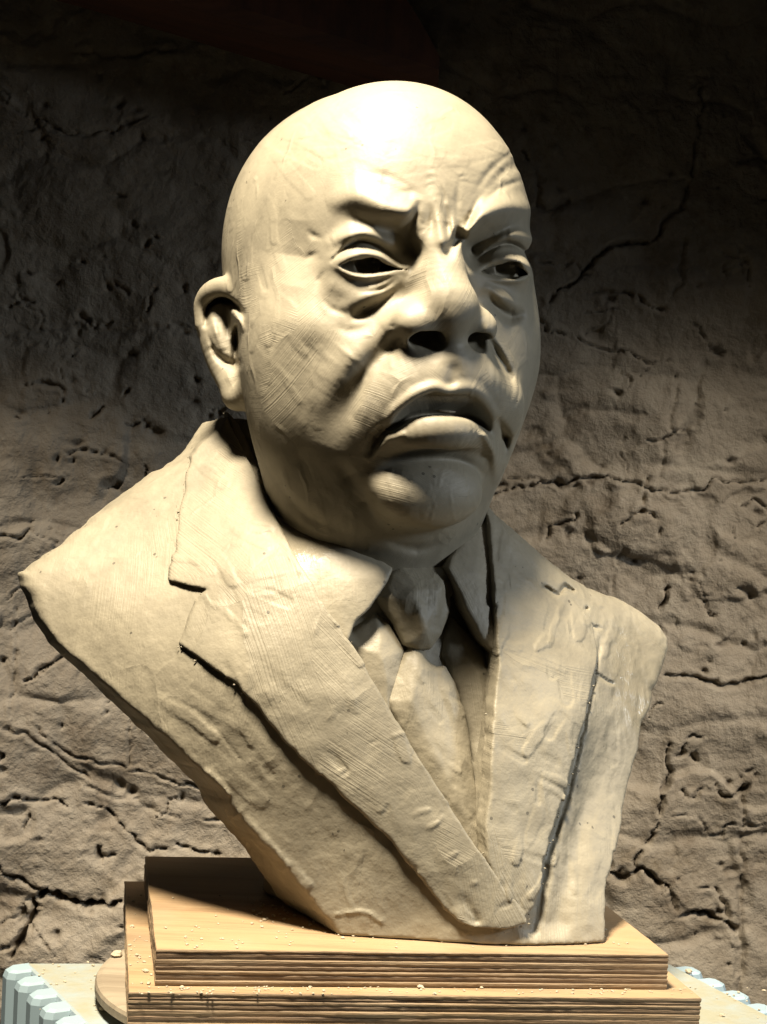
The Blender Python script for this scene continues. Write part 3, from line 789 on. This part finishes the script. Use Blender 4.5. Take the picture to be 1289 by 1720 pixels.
# ------------------------------------------------------------------ wall
WD = 1.58                                   # distance of the wall from the camera
CRACKS = [  # photo positions, width px, depth m
    ([(1187, 140), (1175, 230), (1160, 290), (1150, 330), (1125, 370), (1090, 403), (1040, 410), (1010, 425), (980, 455), (940, 490), (917, 520)], 4.5, .012),
    ([(1150, 400), (1142, 450), (1130, 500)], 8, .005), ([(965, 565), (1000, 580), (1060, 597), (1105, 607), (1130, 600)], 3, .006),
    ([(985, 490), (1060, 500), (1118, 522)], 4, .006), ([(985, 560), (1025, 545), (1022, 520)], 3, .004),
    ([(830, 830), (900, 812), (960, 808), (1010, 805), (1045, 812)], 3.5, .010), ([(1045, 812), (1110, 828), (1180, 822), (1200, 806), (1289, 812)], 3.5, .008),
    ([(1118, 1135), (1160, 1140), (1200, 1150), (1240, 1152), (1300, 1132)], 5, .012), ([(1180, 1230), (1160, 1238), (1150, 1262), (1140, 1275)], 4.5, .012), ([(1160, 1262), (1175, 1282)], 8, .012),
    ([(1126, 1250), (1122, 1300), (1108, 1345), (1102, 1390), (1080, 1420), (1066, 1440), (1064, 1462)], 4, .010),
    ([(1026, 1466), (1060, 1470), (1075, 1462), (1100, 1478), (1122, 1486)], 8, .018), ([(1122, 1486), (1135, 1530)], 3, .006),
    ([(1138, 1540), (1180, 1536), (1215, 1548), (1246, 1575)], 5, .012), ([(1200, 1315), (1218, 1338), (1245, 1328), (1264, 1308)], 4, .010), ([(1145, 1325), (1165, 1340), (1182, 1325)], 4, .007),
    ([(1126, 985), (1113, 1026)], 5, .014), ([(1040, 885), (1060, 868), (1078, 862), (1100, 868)], 4, .008), ([(915, 912), (925, 885), (958, 876), (964, 860)], 4, .008), ([(1085, 800), (1078, 850), (1075, 862)], 5, .006),
    ([(1135, 630), (1120, 740), (1105, 800)], 5, .003), ([(1190, 600), (1170, 690), (1140, 760)], 14, .004), ([(1175, 1490), (1210, 1500), (1228, 1545)], 4, .006), ([(1130, 1375), (1165, 1370), (1185, 1400)], 3, .004),
    ([(1246, 1300), (1250, 1420), (1248, 1560), (1244, 1700)], 7, .005), ([(1048, 920), (1040, 960), (1028, 1000)], 4, .003), ([(1240, 985), (1262, 1000), (1272, 1008)], 6, .008), ([(1190, 1010), (1200, 1040)], 5, .007),
    ([(30, 1606), (38, 1570), (52, 1535), (62, 1512)], 11, .022), ([(62, 1512), (85, 1496), (118, 1513), (160, 1519), (208, 1513)], 6.5, .020), ([(0, 1440), (40, 1478), (85, 1498)], 4.5, .010), ([(5, 1590), (30, 1582)], 5, .012),
    ([(0, 1352), (20, 1336), (60, 1340), (112, 1350)], 4, .009), ([(140, 1349), (180, 1362), (215, 1402), (250, 1432), (275, 1434)], 3.5, .008), ([(60, 1215), (120, 1262), (200, 1286), (280, 1307), (362, 1342)], 3, .004),
    ([(10, 1212), (60, 1240), (100, 1270), (160, 1310)], 3, .004), ([(45, 1145), (68, 1122), (98, 1108), (118, 1094)], 3.5, .010), ([(32, 1010), (28, 1100), (24, 1200)], 3, .003), ([(222, 1195), (218, 1282)], 3, .003),
    ([(165, 1425), (172, 1442)], 9, .014), ([(5, 1275), (15, 1262)], 8, .010), ([(60, 1560), (90, 1590), (100, 1602)], 2.5, .004), ([(40, 645), (62, 640), (85, 646), (103, 655)], 4, .009), ([(103, 655), (102, 675)], 3, .006),
    ([(100, 620), (104, 650)], 2.5, .003), ([(110, 762), (150, 762), (190, 770), (225, 785)], 3, .006), ([(0, 905), (30, 903), (55, 890)], 4, .008), ([(55, 890), (75, 905), (110, 925)], 2.5, .003), ([(240, 785), (243, 802)], 8, .012),
    ([(98, 818), (107, 806)], 5, .009), ([(180, 820), (203, 816)], 7, .010), ([(45, 805), (100, 803)], 2.5, .004), ([(260, 500), (248, 528)], 3, .006), ([(135, 530), (150, 545), (190, 540)], 4, .006), ([(315, 480), (316, 492)], 8, .009),
    ([(325, 637), (329, 641)], 8, .010), ([(210, 658), (216, 664)], 9, .010), ([(205, 712), (235, 712)], 6, .007), ([(245, 715), (275, 728)], 6, .008), ([(0, 510), (40, 505), (60, 500)], 3, .005), ([(150, 700), (170, 690)], 7, .007),
    ([(365, 690), (372, 695)], 9, .01), ([(0, 560), (100, 545), (200, 560), (330, 540)], 10, .003), ([(60, 200), (150, 230), (240, 200)], 6, .006), ([(120, 90), (200, 88), (290, 84)], 6, .006), ([(960, 330), (930, 350), (900, 345)], 8, .006),
    ([(880, 250), (905, 300), (900, 345)], 8, .006), ([(290, 1420), (352, 1434), (372, 1434)], 5, .010), ([(345, 1380), (372, 1382), (392, 1388)], 3, .006), ([(1240, 270), (1270, 265), (1300, 268)], 5, .006), ([(900, 440), (960, 445), (985, 460)], 3, .005),
    ([(905, 530), (925, 556), (950, 566)], 4, .007), ([(150, 1320), (230, 1350), (300, 1375)], 4, .0025), ([(120, 1000), (60, 1030), (20, 1060)], 5, .003), ([(940, 700), (1000, 690), (1080, 700)], 12, .003), ([(1205, 420), (1245, 440), (1260, 490)], 4, .006), ([(1240, 440), (1246, 470)], 7, .008)]
def build_wall():
    def axis(lo, hi, flo, fhi, fine):
        a = list(np.arange(flo, fhi, fine)); s = fine
        x = flo
        L = []
        while x > lo: s *= 1.12; x -= min(s, .03); L.append(x)
        R = []; x = a[-1]; s = fine
        while x < hi: s *= 1.12; x += min(s, .03); R.append(x)
        return np.array(L[::-1] + a + R)
    c0 = at(0, 1720, WD); c1 = at(1289, 0, WD)
    X = axis(-1.9, 1.9, c0[0] - .04, c1[0] + .04, .0019); Z = axis(-1.1, 1.5, min(at(1289, 1720, WD)[2], c0[2]) - .02, max(c1[2], at(0, 0, WD)[2]) + .02, .0019)
    gx, gz = np.meshgrid(X, Z, indexing='ij'); P = np.stack([gx, gx * 0 + WD - 1.0, gz], -1)
    P2 = P * np.array([1, 1, 1.7])
    h = .018 * fbm(P2, .21, 2) + .0050 * fbm(P, .08, 2, 3.1) + .0010 * fbm(P, .018, 3, 9.)
    # rounded field stones under the plaster: cells with shallow joints
    rs = np.random.RandomState(3); best = np.full(gx.shape, 9.0); sec = best.copy()
    wx = gx + .03 * fbm(P, .09, 2, 1.); wz = gz + .018 * fbm(P, .08, 2, 5.)
    for r in range(-9, 12):
        for c in range(-13, 14):
            sx, sz = (c + .5 * (r % 2) + rs.uniform(-.28, .28)) * .150, (r + rs.uniform(-.22, .22)) * .098
            m = (np.abs(wx - sx) < .26) & (np.abs(wz - sz) < .18)
            i0, i1 = np.nonzero(m.any(1))[0][[0, -1]] if m.any() else (0, -1)
            if i1 < i0: continue
            j0, j1 = np.nonzero(m.any(0))[0][[0, -1]]
            s_ = (slice(i0, i1 + 1), slice(j0, j1 + 1))
            d = np.hypot((wx[s_] - sx), (wz[s_] - sz) * 1.5)
            b0 = best[s_]; sec[s_] = np.minimum(sec[s_], np.maximum(b0, d)); best[s_] = np.minimum(b0, d)
    edge = sec - best
    h += .0035 * (1 - np.exp(-(edge / .020) ** 2)) - .0015 * np.exp(-(edge / .006) ** 2) * np.clip(fbm(P, .11, 2, 8.) * 2, 0, 1)
    h += -.005 * np.clip((fbm(P, .055, 3, 12.) - .65) * 5, 0, 1)
    for sc_, am, of in ((.19, .0036, 31.), (.09, .0018, 37.)):   # coats of plaster broken away along ragged edges
        fl_ = fbm(P, sc_, 5, of); h += am * np.clip((fl_ - .12) * 16, -1, 1) * np.clip(.35 + 1.2 * fbm(P, .2, 2, of + 3), 0, 1)
    lump = fbm(P, .03, 3, 21.); h += .0012 * np.clip(np.abs(lump) * 2 - .2, 0, 1)
    u, v = proj(P.reshape(-1, 3)); u = u.reshape(gx.shape); v = v.reshape(gx.shape)
    ju = u + 7 * fbm(P, .016, 5, 2.); jv = v + 7 * fbm(P, .016, 5, 6.)
    crack = np.zeros(gx.shape)
    rw = np.random.RandomState(23); extra = []
    for _ in range(75):         # hairline cracks wandering between the big ones
        x, y = rw.uniform(0, 1289), rw.uniform(120, 1650); a = rw.choice([0, math.pi]) + rw.normal(0, .7); pl = [(x, y)]
        for _k in range(rw.randint(3, 7)): a += rw.normal(0, .6); L = rw.uniform(8, 26); x += math.cos(a) * L; y += math.sin(a) * L * .8; pl.append((x, y))
        extra.append((pl, rw.uniform(1.4, 3.0), rw.uniform(.0025, .007)))
    for pl, w, dep in CRACKS + extra:
        pl = smooth_line(pl, 3); mm = w * 4 + 12
        m = (u > pl[:, 0].min() - mm) & (u < pl[:, 0].max() + mm) & (v > pl[:, 1].min() - mm) & (v < pl[:, 1].max() + mm)
        if not m.any(): continue
        d, t = seg2(ju[m], jv[m], pl)
        ww = .85 * w * np.clip(.15 + .9 * (vnoise(P[m], .016, 4.) + 1) * .5 + .7 * vnoise(P[m], .006, 14.), .12, 1.5) * np.clip(np.minimum(t, 1 - t) * 8 + .3, 0, 1)
        g = np.exp(-(d / ww) ** 2)
        h[m] -= dep * g; h[m] += .0010 * np.exp(-((d - w * 2.2) / (w * 1.2)) ** 2)
        crack[m] = np.maximum(crack[m], np.clip(np.exp(-(d / (ww * .8)) ** 2) * dep / .014, 0, .9) * np.clip(.75 + 1.2 * fbm(P[m], .03, 2, 17.), 0, 1))
    rp = np.random.RandomState(11)
    for _ in range(230):        # holes where the plaster has fallen
        x, y = rp.uniform(0, 1289), rp.uniform(150, 1640); r = rp.uniform(2, 6); e = rp.uniform(.6, 2.2)
        m = (abs(u - x) < 26) & (abs(v - y) < 26)
        d = np.hypot((ju[m] - x) / e, jv[m] - y); h[m] -= rp.uniform(.003, .009) * np.exp(-(d / r) ** 2)
        crack[m] = np.maximum(crack[m], .7 * np.exp(-(d / (r * .7)) ** 2))
    P[..., 1] -= h
    n0, n1 = gx.shape; idx = np.arange(n0 * n1).reshape(n0, n1)
    Q = np.stack([idx[:-1, :-1], idx[1:, :-1], idx[1:, 1:], idx[:-1, 1:]], -1).reshape(-1, 4)
    o = mesh_obj('plaster_wall', P.reshape(-1, 3), Q, wall_material())
    a = o.data.attributes.new('crack', 'FLOAT', 'POINT'); a.data.foreach_set('value', crack.ravel().astype(np.float32))
    o['label'] = 'rough cracked plaster wall over rubble stone behind the clay bust'; o['category'] = 'wall'
    return o

# ------------------------------------------------------------------ boards, turntable, crate
def prism(bmV, bmF, poly, z0, z1):
    n = len(poly); o = len(bmV)
    bmV += [(x, y, z0) for x, y in poly] + [(x, y, z1) for x, y in poly]
    bmF.append([o + n + i for i in range(n)]); bmF.append([o + n - 1 - i for i in range(n)])
    for i in range(n): bmF.append([o + i, o + (i + 1) % n, o + n + (i + 1) % n, o + n + i])
def resample(poly, step):
    out = []
    for i in range(len(poly)):
        a, b = np.array(poly[i]), np.array(poly[(i + 1) % len(poly)]); L = np.linalg.norm(b - a); n = max(1, int(L / step))
        out += [tuple(a + (b - a) * j / n) for j in range(n)]
    return out
def ccw(poly):
    a = sum(poly[i][0] * poly[(i + 1) % len(poly)][1] - poly[(i + 1) % len(poly)][0] * poly[i][1] for i in range(len(poly)))
    return poly if a > 0 else poly[::-1]
def board(px_corners, ztop, th, nply, label, mats, seed, group):
    cor = ccw([tuple(atz(x, y, ztop)[:2]) for x, y in px_corners]); c = np.mean(cor, 0)
    t = thing('plywood_board', (c[0], c[1], ztop - th), label, 'board', group)
    rs = np.random.RandomState(seed); hs = rs.uniform(.7, 1.35, nply); hs = np.r_[0, np.cumsum(hs / hs.sum() * th)]
    for i in range(nply):
        base = resample(cor, .004); top = i == nply - 1
        ins = (0.0003 if i % 2 == (nply - 1) % 2 else .0006) + (0 if not top else -.0002)
        pl = []
        for x, y in base:
            d = np.array([x, y]) - c; L = np.linalg.norm(d); nn = float(vnoise(np.array([x, y, seed + i * 1.7]), .03)) * .0004 + rs.uniform(-.00016, .00016)
            # inset square-on: move along both axes of the board
            k = 1 - (ins + nn) / L; pl.append(tuple(c + d * k))
        zz0, zz1 = ztop - th + hs[i], ztop - th + hs[i + 1]; hh = zz1 - zz0
        wob = lambda: rs.uniform(-.00015, .00015)
        V, Fc = [], []; n = len(pl); bev = .0005
        for (ox, z) in ((0, zz0 + .0001), (1, zz0 + hh * .5), (1, zz1 - bev), (0, zz1)):
            for x, y in pl:
                d = np.array([x, y]) - c; L = np.linalg.norm(d); k = 1 - (0 if ox else .0005) / L
                V.append((*(c + d * k), z + (wob() if ox else 0)))
        for r in range(3):
            for j in range(n): Fc.append([r * n + j, r * n + (j + 1) % n, (r + 1) * n + (j + 1) % n, (r + 1) * n + j])
        Fc.append([3 * n + j for j in range(n)]); Fc.append([n - 1 - j for j in range(n)])
        mat = mats['top'] if top else mats['light' if i % 2 == (nply - 1) % 2 else 'dark']
        if top:
            # face veneer: its sides show as ply edge
            o = mesh_obj('ply', V, Fc, mat, t, smooth=False); o.data.materials.append(mats['light'])
            for k_ in range(3 * n): o.data.polygons[k_].material_index = 1
            o.data.polygons[3 * n].material_index = 0
        else: mesh_obj('ply', V, Fc, mat, t, smooth=False)
    return t
def lump(rs, c, r, sq=.6):
    V = []; F = []
    ico_n = 7
    for i in range(1, 4):
        th = math.pi * i / 4
        for j in range(ico_n):
            ph = 2 * math.pi * j / ico_n; q = r * rs.uniform(.65, 1.25)
            V.append((c[0] + q * math.sin(th) * math.cos(ph), c[1] + q * math.sin(th) * math.sin(ph), c[2] + sq * r * (math.cos(th)) + sq * r * .72))
    V.append((c[0], c[1], c[2] + sq * r * 1.75)); V.append((c[0], c[1], c[2] - .0003))
    for i in range(2):
        for j in range(ico_n): F.append([i * ico_n + j, (i + 1) * ico_n + j, (i + 1) * ico_n + (j + 1) % ico_n, i * ico_n + (j + 1) % ico_n])
    for j in range(ico_n): F.append([21, j, (j + 1) % ico_n]); F.append([22, 14 + (j + 1) % ico_n, 14 + j])
    return V, F
TH = .0208
def build_props():
    mats = dict(top=wood_material('plywood face', (.33, .22, .115), (.19, .115, .055), 'top', .3),
                light=wood_material('ply edge light', (.235, .16, .088), (.10, .062, .030), 'side', .25),
                dark=wood_material('ply edge dark', (.165, .105, .056), (.055, .032, .015), 'side', .2))
    z2 = ZB - TH - .0004
    b1 = board([(262, 1595), (1125, 1604), (925, 1447), (243, 1438)], ZB, TH, 7, 'smaller upper plywood board carrying the clay bust', mats, 3, 'stacked plywood boards')
    b2 = board([(215.5, 1667), (1179, 1677), (950, 1487), (209, 1480)], z2, TH, 7, 'larger lower plywood board sticking out under the smaller one', mats, 8, 'stacked plywood boards')
    # turntable head
    z3 = z2 - TH - .0006
    A, B, C_ = [atz(x, y, z3)[:2] for x, y in ((205, 1592), (160, 1645), (209, 1697))]
    M = np.array([[B[0] - A[0], B[1] - A[1]], [C_[0] - A[0], C_[1] - A[1]]]) * 2
    cc = np.linalg.solve(M, [B @ B - A @ A, C_ @ C_ - A @ A]); R = np.linalg.norm(A - cc)
    V, F = [], []; n = 96; prof = [(0.02, 0), (R - .004, 0), (R - .001, -.001), (R, -.003), (R, -.0075), (R - .002, -.009), (0.02, -.009)]
    for r, z in prof:
        for j in range(n): V.append((cc[0] + r * math.cos(2 * math.pi * j / n), cc[1] + r * math.sin(2 * math.pi * j / n), z3 + z))
    for i in range(len(prof) - 1):
        for j in range(n): F.append([(i + 1) * n + j, (i + 1) * n + (j + 1) % n, i * n + (j + 1) % n, i * n + j])
    F.append([j for j in range(n)]); F.append([(len(prof) - 1) * n + n - 1 - j for j in range(n)])
    dm = wood_material('dusty turntable', (.28, .23, .16), (.17, .13, .085), 'top', .9)
    t = thing('turntable', (cc[0], cc[1], z3 - .009), 'round dusty sculpting turntable half hidden under the plywood boards', 'turntable')
    mesh_obj('wheel_head', V, F, dm, t, smooth=False)
    z4 = z3 - .0150
    V, F = [], []; prism(V, F, [(cc[0] + .06 * math.cos(2 * math.pi * j / 40), cc[1] + .06 * math.sin(2 * math.pi * j / 40)) for j in range(40)], z4 + .0004, z3 - .0088)
    mesh_obj('bearing', V, F, mats['dark'], t, smooth=False)
    # pale blue ribbed crate
    m, nt, b = new_mat('pale blue plastic'); N = NT(nt); pos = N.n('TexCoord').outputs['Object']; geo = N.n('NewGeometry'); sp = N.n('SeparateXYZ'); N.l(geo.outputs['Normal'], sp.inputs[0])
    up = N.math('MULTIPLY', N.math('SUBTRACT', sp.outputs['Z'], .75), 4, True)
    dn = N.math('MULTIPLY', N.math('SUBTRACT', N.noise(pos, 16, 5, .65), .28), 3.5, True)
    mx = N.n('Mix', data_type='RGBA'); N.l(N.math('MULTIPLY', up, dn), mx.inputs[0]); mx.inputs[6].default_value = (.29, .37, .41, 1); mx.inputs[7].default_value = (.31, .30, .22, 1)
    N.l(mx.outputs[2], b.inputs['Base Color']); b.inputs['Roughness'].default_value = .38
    bp = N.n('Bump'); bp.inputs['Strength'].default_value = 1; bp.inputs['Distance'].default_value = 1; N.l(N.math('MULTIPLY', N.noise(pos, 260, 3), .0005), bp.inputs['Height']); N.l(bp.outputs[0], b.inputs['Normal'])
    m2, _, b_ = new_mat('clean blue plastic'); b_.inputs['Base Color'].default_value = (.29, .38, .42, 1); b_.inputs['Roughness'].default_value = .32
    L0, L1 = atz(46, 1622, z4)[:2], atz(140, 1716, z4)[:2]; R0, R1 = atz(1146, 1628, z4)[:2], atz(1276, 1696, z4)[:2]
    dl = (L1 - L0) / np.linalg.norm(L1 - L0); dr = (R1 - R0) / np.linalg.norm(R1 - R0)
    BL = L0 - dl * .006; BR = R0 - dr * .012; FL = L0 + dl * .20; FR = R0 + dr * .20
    ctr = (BL + BR + FL + FR) / 4
    cr_ = thing('plastic_crate', (ctr[0], ctr[1], z4 - .22), 'pale blue ribbed plastic crate, upturned and dusty, carrying the turntable', 'crate')
    def inset(k): return [tuple(ctr + (p - ctr) * (1 - k)) for p in (BL, FL, FR, BR)]
    V, F = [], []
    for k, dz in ((.0, -.22), (.0, -.004), (.004, -.001), (.012, 0), (.05, 0)):
        V += [(x, y, z4 + dz) for x, y in resample(inset(k), .02)]
    n = len(V) // 5
    for r in range(4):
        for j in range(n): F.append([r * n + j, r * n + (j + 1) % n, (r + 1) * n + (j + 1) % n, (r + 1) * n + j])
    F.append([4 * n + j for j in range(n)])
    mesh_obj('crate_shell', V, F, m, cr_, smooth=False)
    for side, (S0, dd, sgn) in enumerate(((L0, dl, -1), (R0, dr, 1))):
        out = np.array([dd[1], -dd[0]]) * (1 if sgn * dd[1] > 0 else -1)
        if np.dot(out, np.array([sgn, 0])) < 0: out = -out
        me = None
        for i in range(-0, 9):
            p0 = S0 + dd * (i * .0265)
            if me is None:
                V, F = [], []
                w, L = .0085, .0150
                sec = [(-.004, -w), (L * .7, -w), (L, -w * .5), (L, w * .5), (L * .7, w), (-.004, w)]
                rings = [(1.0, -.22), (1.0, -.006), (.9, -.002), (.72, -.0004)]
                for k, z in rings: V += [(*(out * (a * k) + dd * (c_ * k)), z) for a, c_ in sec]
                for r in range(3):
                    for j in range(6): F.append([r * 6 + j, r * 6 + (j + 1) % 6, (r + 1) * 6 + (j + 1) % 6, (r + 1) * 6 + j])
                F.append([18 + j for j in range(6)])
                o = mesh_obj('rib', np.array(V, float), F, m2, None, smooth=False); me = o.data
            else: o = link(bpy.data.objects.new('rib', me))
            o.parent = cr_; o.location = (p0[0] - ctr[0], p0[1] - ctr[1], .22)
    # crumbs of clay
    rs = np.random.RandomState(4); V, F = [], []
    CR, _, cb_ = new_mat('dry clay crumbs'); cb_.inputs['Base Color'].default_value = (.40, .34, .24, 1); cb_.inputs['Roughness'].default_value = .8
    def sc(px0, px1, py0, py1, z, n, r0, r1):
        for _ in range(n):
            p = atz(rs.uniform(px0, px1), rs.uniform(py0, py1), z); v, f = lump(rs, p, rs.uniform(r0, r1) * (1 if rs.rand() > .15 else 1.6)); o = len(V); V.extend(v); F.extend([[i + o for i in q] for q in f])
    sc(280, 1080, 1575, 1594, ZB, 40, .0004, .0011); sc(560, 1020, 1562, 1576, ZB, 120, .0004, .0014); sc(420, 580, 1505, 1560, ZB, 50, .0005, .0016); sc(270, 560, 1500, 1590, ZB, 30, .0004, .0010); sc(230, 1170, 1658, 1671, z2, 190, .0003, .0010); sc(216, 256, 1500, 1660, z2, 40, .0004, .0012)
    sc(60, 200, 1615, 1700, z4, 30, .0004, .0012); sc(1190, 1289, 1655, 1712, z4, 16, .0004, .0012)
    o = mesh_obj('clay_crumbs', np.array(V), F, CR, None, smooth=False); o['kind'] = 'stuff'; o['label'] = 'small crumbs of dry clay scattered over boards and crate'
    k = 0
    for (px, py, z, r, lab) in ((197, 1606, z3, .0045, 'largest pale clay chip, on the turntable rim beside the lower board'), (705, 1658, z2, .0032, 'rounded clay chip at the foot of the upper board, below the lapel point'),
                                (1158, 1634, z4, .0030, 'dark clay chip on the crate corner right of the boards'), (175, 1697, z4, .0032, 'flat clay chip on the crate top just left of the turntable rim')):
        v, f = lump(rs, atz(px, py, z), r, .5); o = mesh_obj('clay_chip', np.array(v), f, CR, None, smooth=False); o['label'] = lab; o['category'] = 'clay chip'; o['group'] = 'loose clay chips'
    # reddish timber beam overhead
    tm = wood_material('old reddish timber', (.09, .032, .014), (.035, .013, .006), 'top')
    a, c_ = at(60, -60, 1.40), at(735, 138, 1.46)
    V, F = [], []; d = (c_ - a); d /= np.linalg.norm(d); nn = 40; up_ = np.array([0, 0, 1.0])
    ring = [(-.05, .0), (-.045, -.012), (.0, -.018), (.06, -.014), (.068, .0), (.068, .13), (-.05, .13)]
    for i in range(nn + 1):
        p = a + d * (np.linalg.norm(c_ - a) * i / nn); w_ = 1
        for y_, z_ in ring: V.append(p + np.array([0, 1, 0]) * y_ + up_ * (.01 + (z_ - .01) * (1 - (i / nn) ** 5) if z_ > .05 else z_ * w_ + .006 * float(vnoise(p, .08))))
    k = len(ring)
    for i in range(nn):
        for j in range(k): F.append([i * k + j, (i + 1) * k + j, (i + 1) * k + (j + 1) % k, i * k + (j + 1) % k])
    F.append(list(range(k))[::-1]); F.append([nn * k + j for j in range(k)])
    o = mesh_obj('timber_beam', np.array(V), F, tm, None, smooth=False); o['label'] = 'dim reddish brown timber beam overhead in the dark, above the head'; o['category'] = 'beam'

# ------------------------------------------------------------------ build
ZB = atz(700, 1599, 0)[2] if False else at(690, 1599.5, .863)[2]     # top of the upper board
bc = atz(700, 1540, ZB)
w1, w2 = on_chest(1092, 1150) - np.array([bc[0], bc[1], ZB]), on_chest(450, 850) - np.array([bc[0], bc[1], ZB])
CLAY = dict(plain=clay_material('clay', .5), head=clay_material('clay head', .9, YAW, 30, .0011, .45, .9, .3, 2.0, HO[2] - ZB + .045), lapel=clay_material('clay lapel', 1.3, TYAW, 24, .0017, .43, .15, .7, 1.3), cloth=clay_material('clay combed', 1.1, TYAW, 20, .0019, .46, -.45, .7, .9, None, [(*w1, .05), (*w2, .07)]))
q_ = float(globals().get('COARSE', 1.0))
build_wall()
build_props()
bc = atz(700, 1540, ZB)
bust = thing('clay_bust', (bc[0], bc[1], ZB), 'unfired clay bust of a bald frowning man in suit and tie', 'bust')
V, Q = mesh_field(build_head_field(), HO - np.array([.15, .16, .24]), HO + np.array([.15, .15, .14]), .0009 * q_, 'head')
mesh_obj('head', V, Q, CLAY['head'], bust)
V, Q = mesh_field(jacket_field(), np.array([-.27, -.16, ZB - .006]), np.array([.25, .16, .09]), .0013 * q_, 'jacket')
jacket = mesh_obj('jacket', V, Q, CLAY['cloth'], bust)
for n, f, T in lapel_fields():
    V, Q = slab_mesh(f, T, n, .0010 * q_); mesh_obj(n, V, Q, CLAY['lapel'], jacket)
for f, T in shirt_front_field():
    V, Q = slab_mesh(f, T, 'shirt', .0011 * q_); mesh_obj('shirt_front', V, Q, CLAY['cloth'], bust)
for n, f, T in shirt_fields():
    V, Q = slab_mesh(f, T, n, .0011 * q_); mesh_obj(n, V, Q, CLAY['cloth'], bust)
(tb, T1), (tk, T2) = tie_fields()
V, Q = slab_mesh(tb, T1, 'tie', .0011 * q_); tie = mesh_obj('necktie', V, Q, CLAY['cloth'], bust)
V, Q = slab_mesh(tk, T2, 'knot', .0011 * q_); mesh_obj('tie_knot', V, Q, CLAY['cloth'], tie)

# burrs of clay dragged up along cut edges and seams
rs = np.random.RandomState(9); V, Fc = [], []
for pl, n_, r0, r1 in ((LAPL[5:20], 40, .0004, .0012), (LAPL[20:36], 50, .0004, .0013), (LAPR[:9], 40, .0004, .0010), (LAPR[10:18], 40, .0004, .0012),
                       ([(318, 768), (300, 880), (284, 965)], 14, .0004, .0008)):
    pl = np.array(pl, float)
    for _ in range(n_):
        t = rs.uniform(0, len(pl) - 1.001); i = int(t); p = pl[i] * (1 - t + i) + pl[i + 1] * (t - i) + rs.normal(0, 2.5, 2)
        q = on_chest(p[0], p[1], .0025) if rs.rand() < .7 else on_chest(p[0] + rs.normal(0, 9), p[1] + rs.normal(0, 9), .002)
        if q[2] < ZB: continue
        rr = (r0 + (r1 - r0) * rs.rand() ** 2.5) * .62 * (1 if rs.rand() > .05 else 1.7); v, f = lump(rs, (0, 0, 0), rr, .7)
        v = np.array(v); a_ = rs.uniform(0, 6.28, 3); v = v @ np.array(Matrix.Rotation(a_[0], 3, 'X') @ Matrix.Rotation(a_[1], 3, 'Y')) * np.array([1.5, .7, 1.0]) + q
        o_ = len(V); V.extend(v.tolist()); Fc.extend([[k + o_ for k in g_] for g_ in f])
o = mesh_obj('clay_burrs', np.array(V), Fc, CLAY['plain'], bust, smooth=True); o['kind'] = 'stuff'
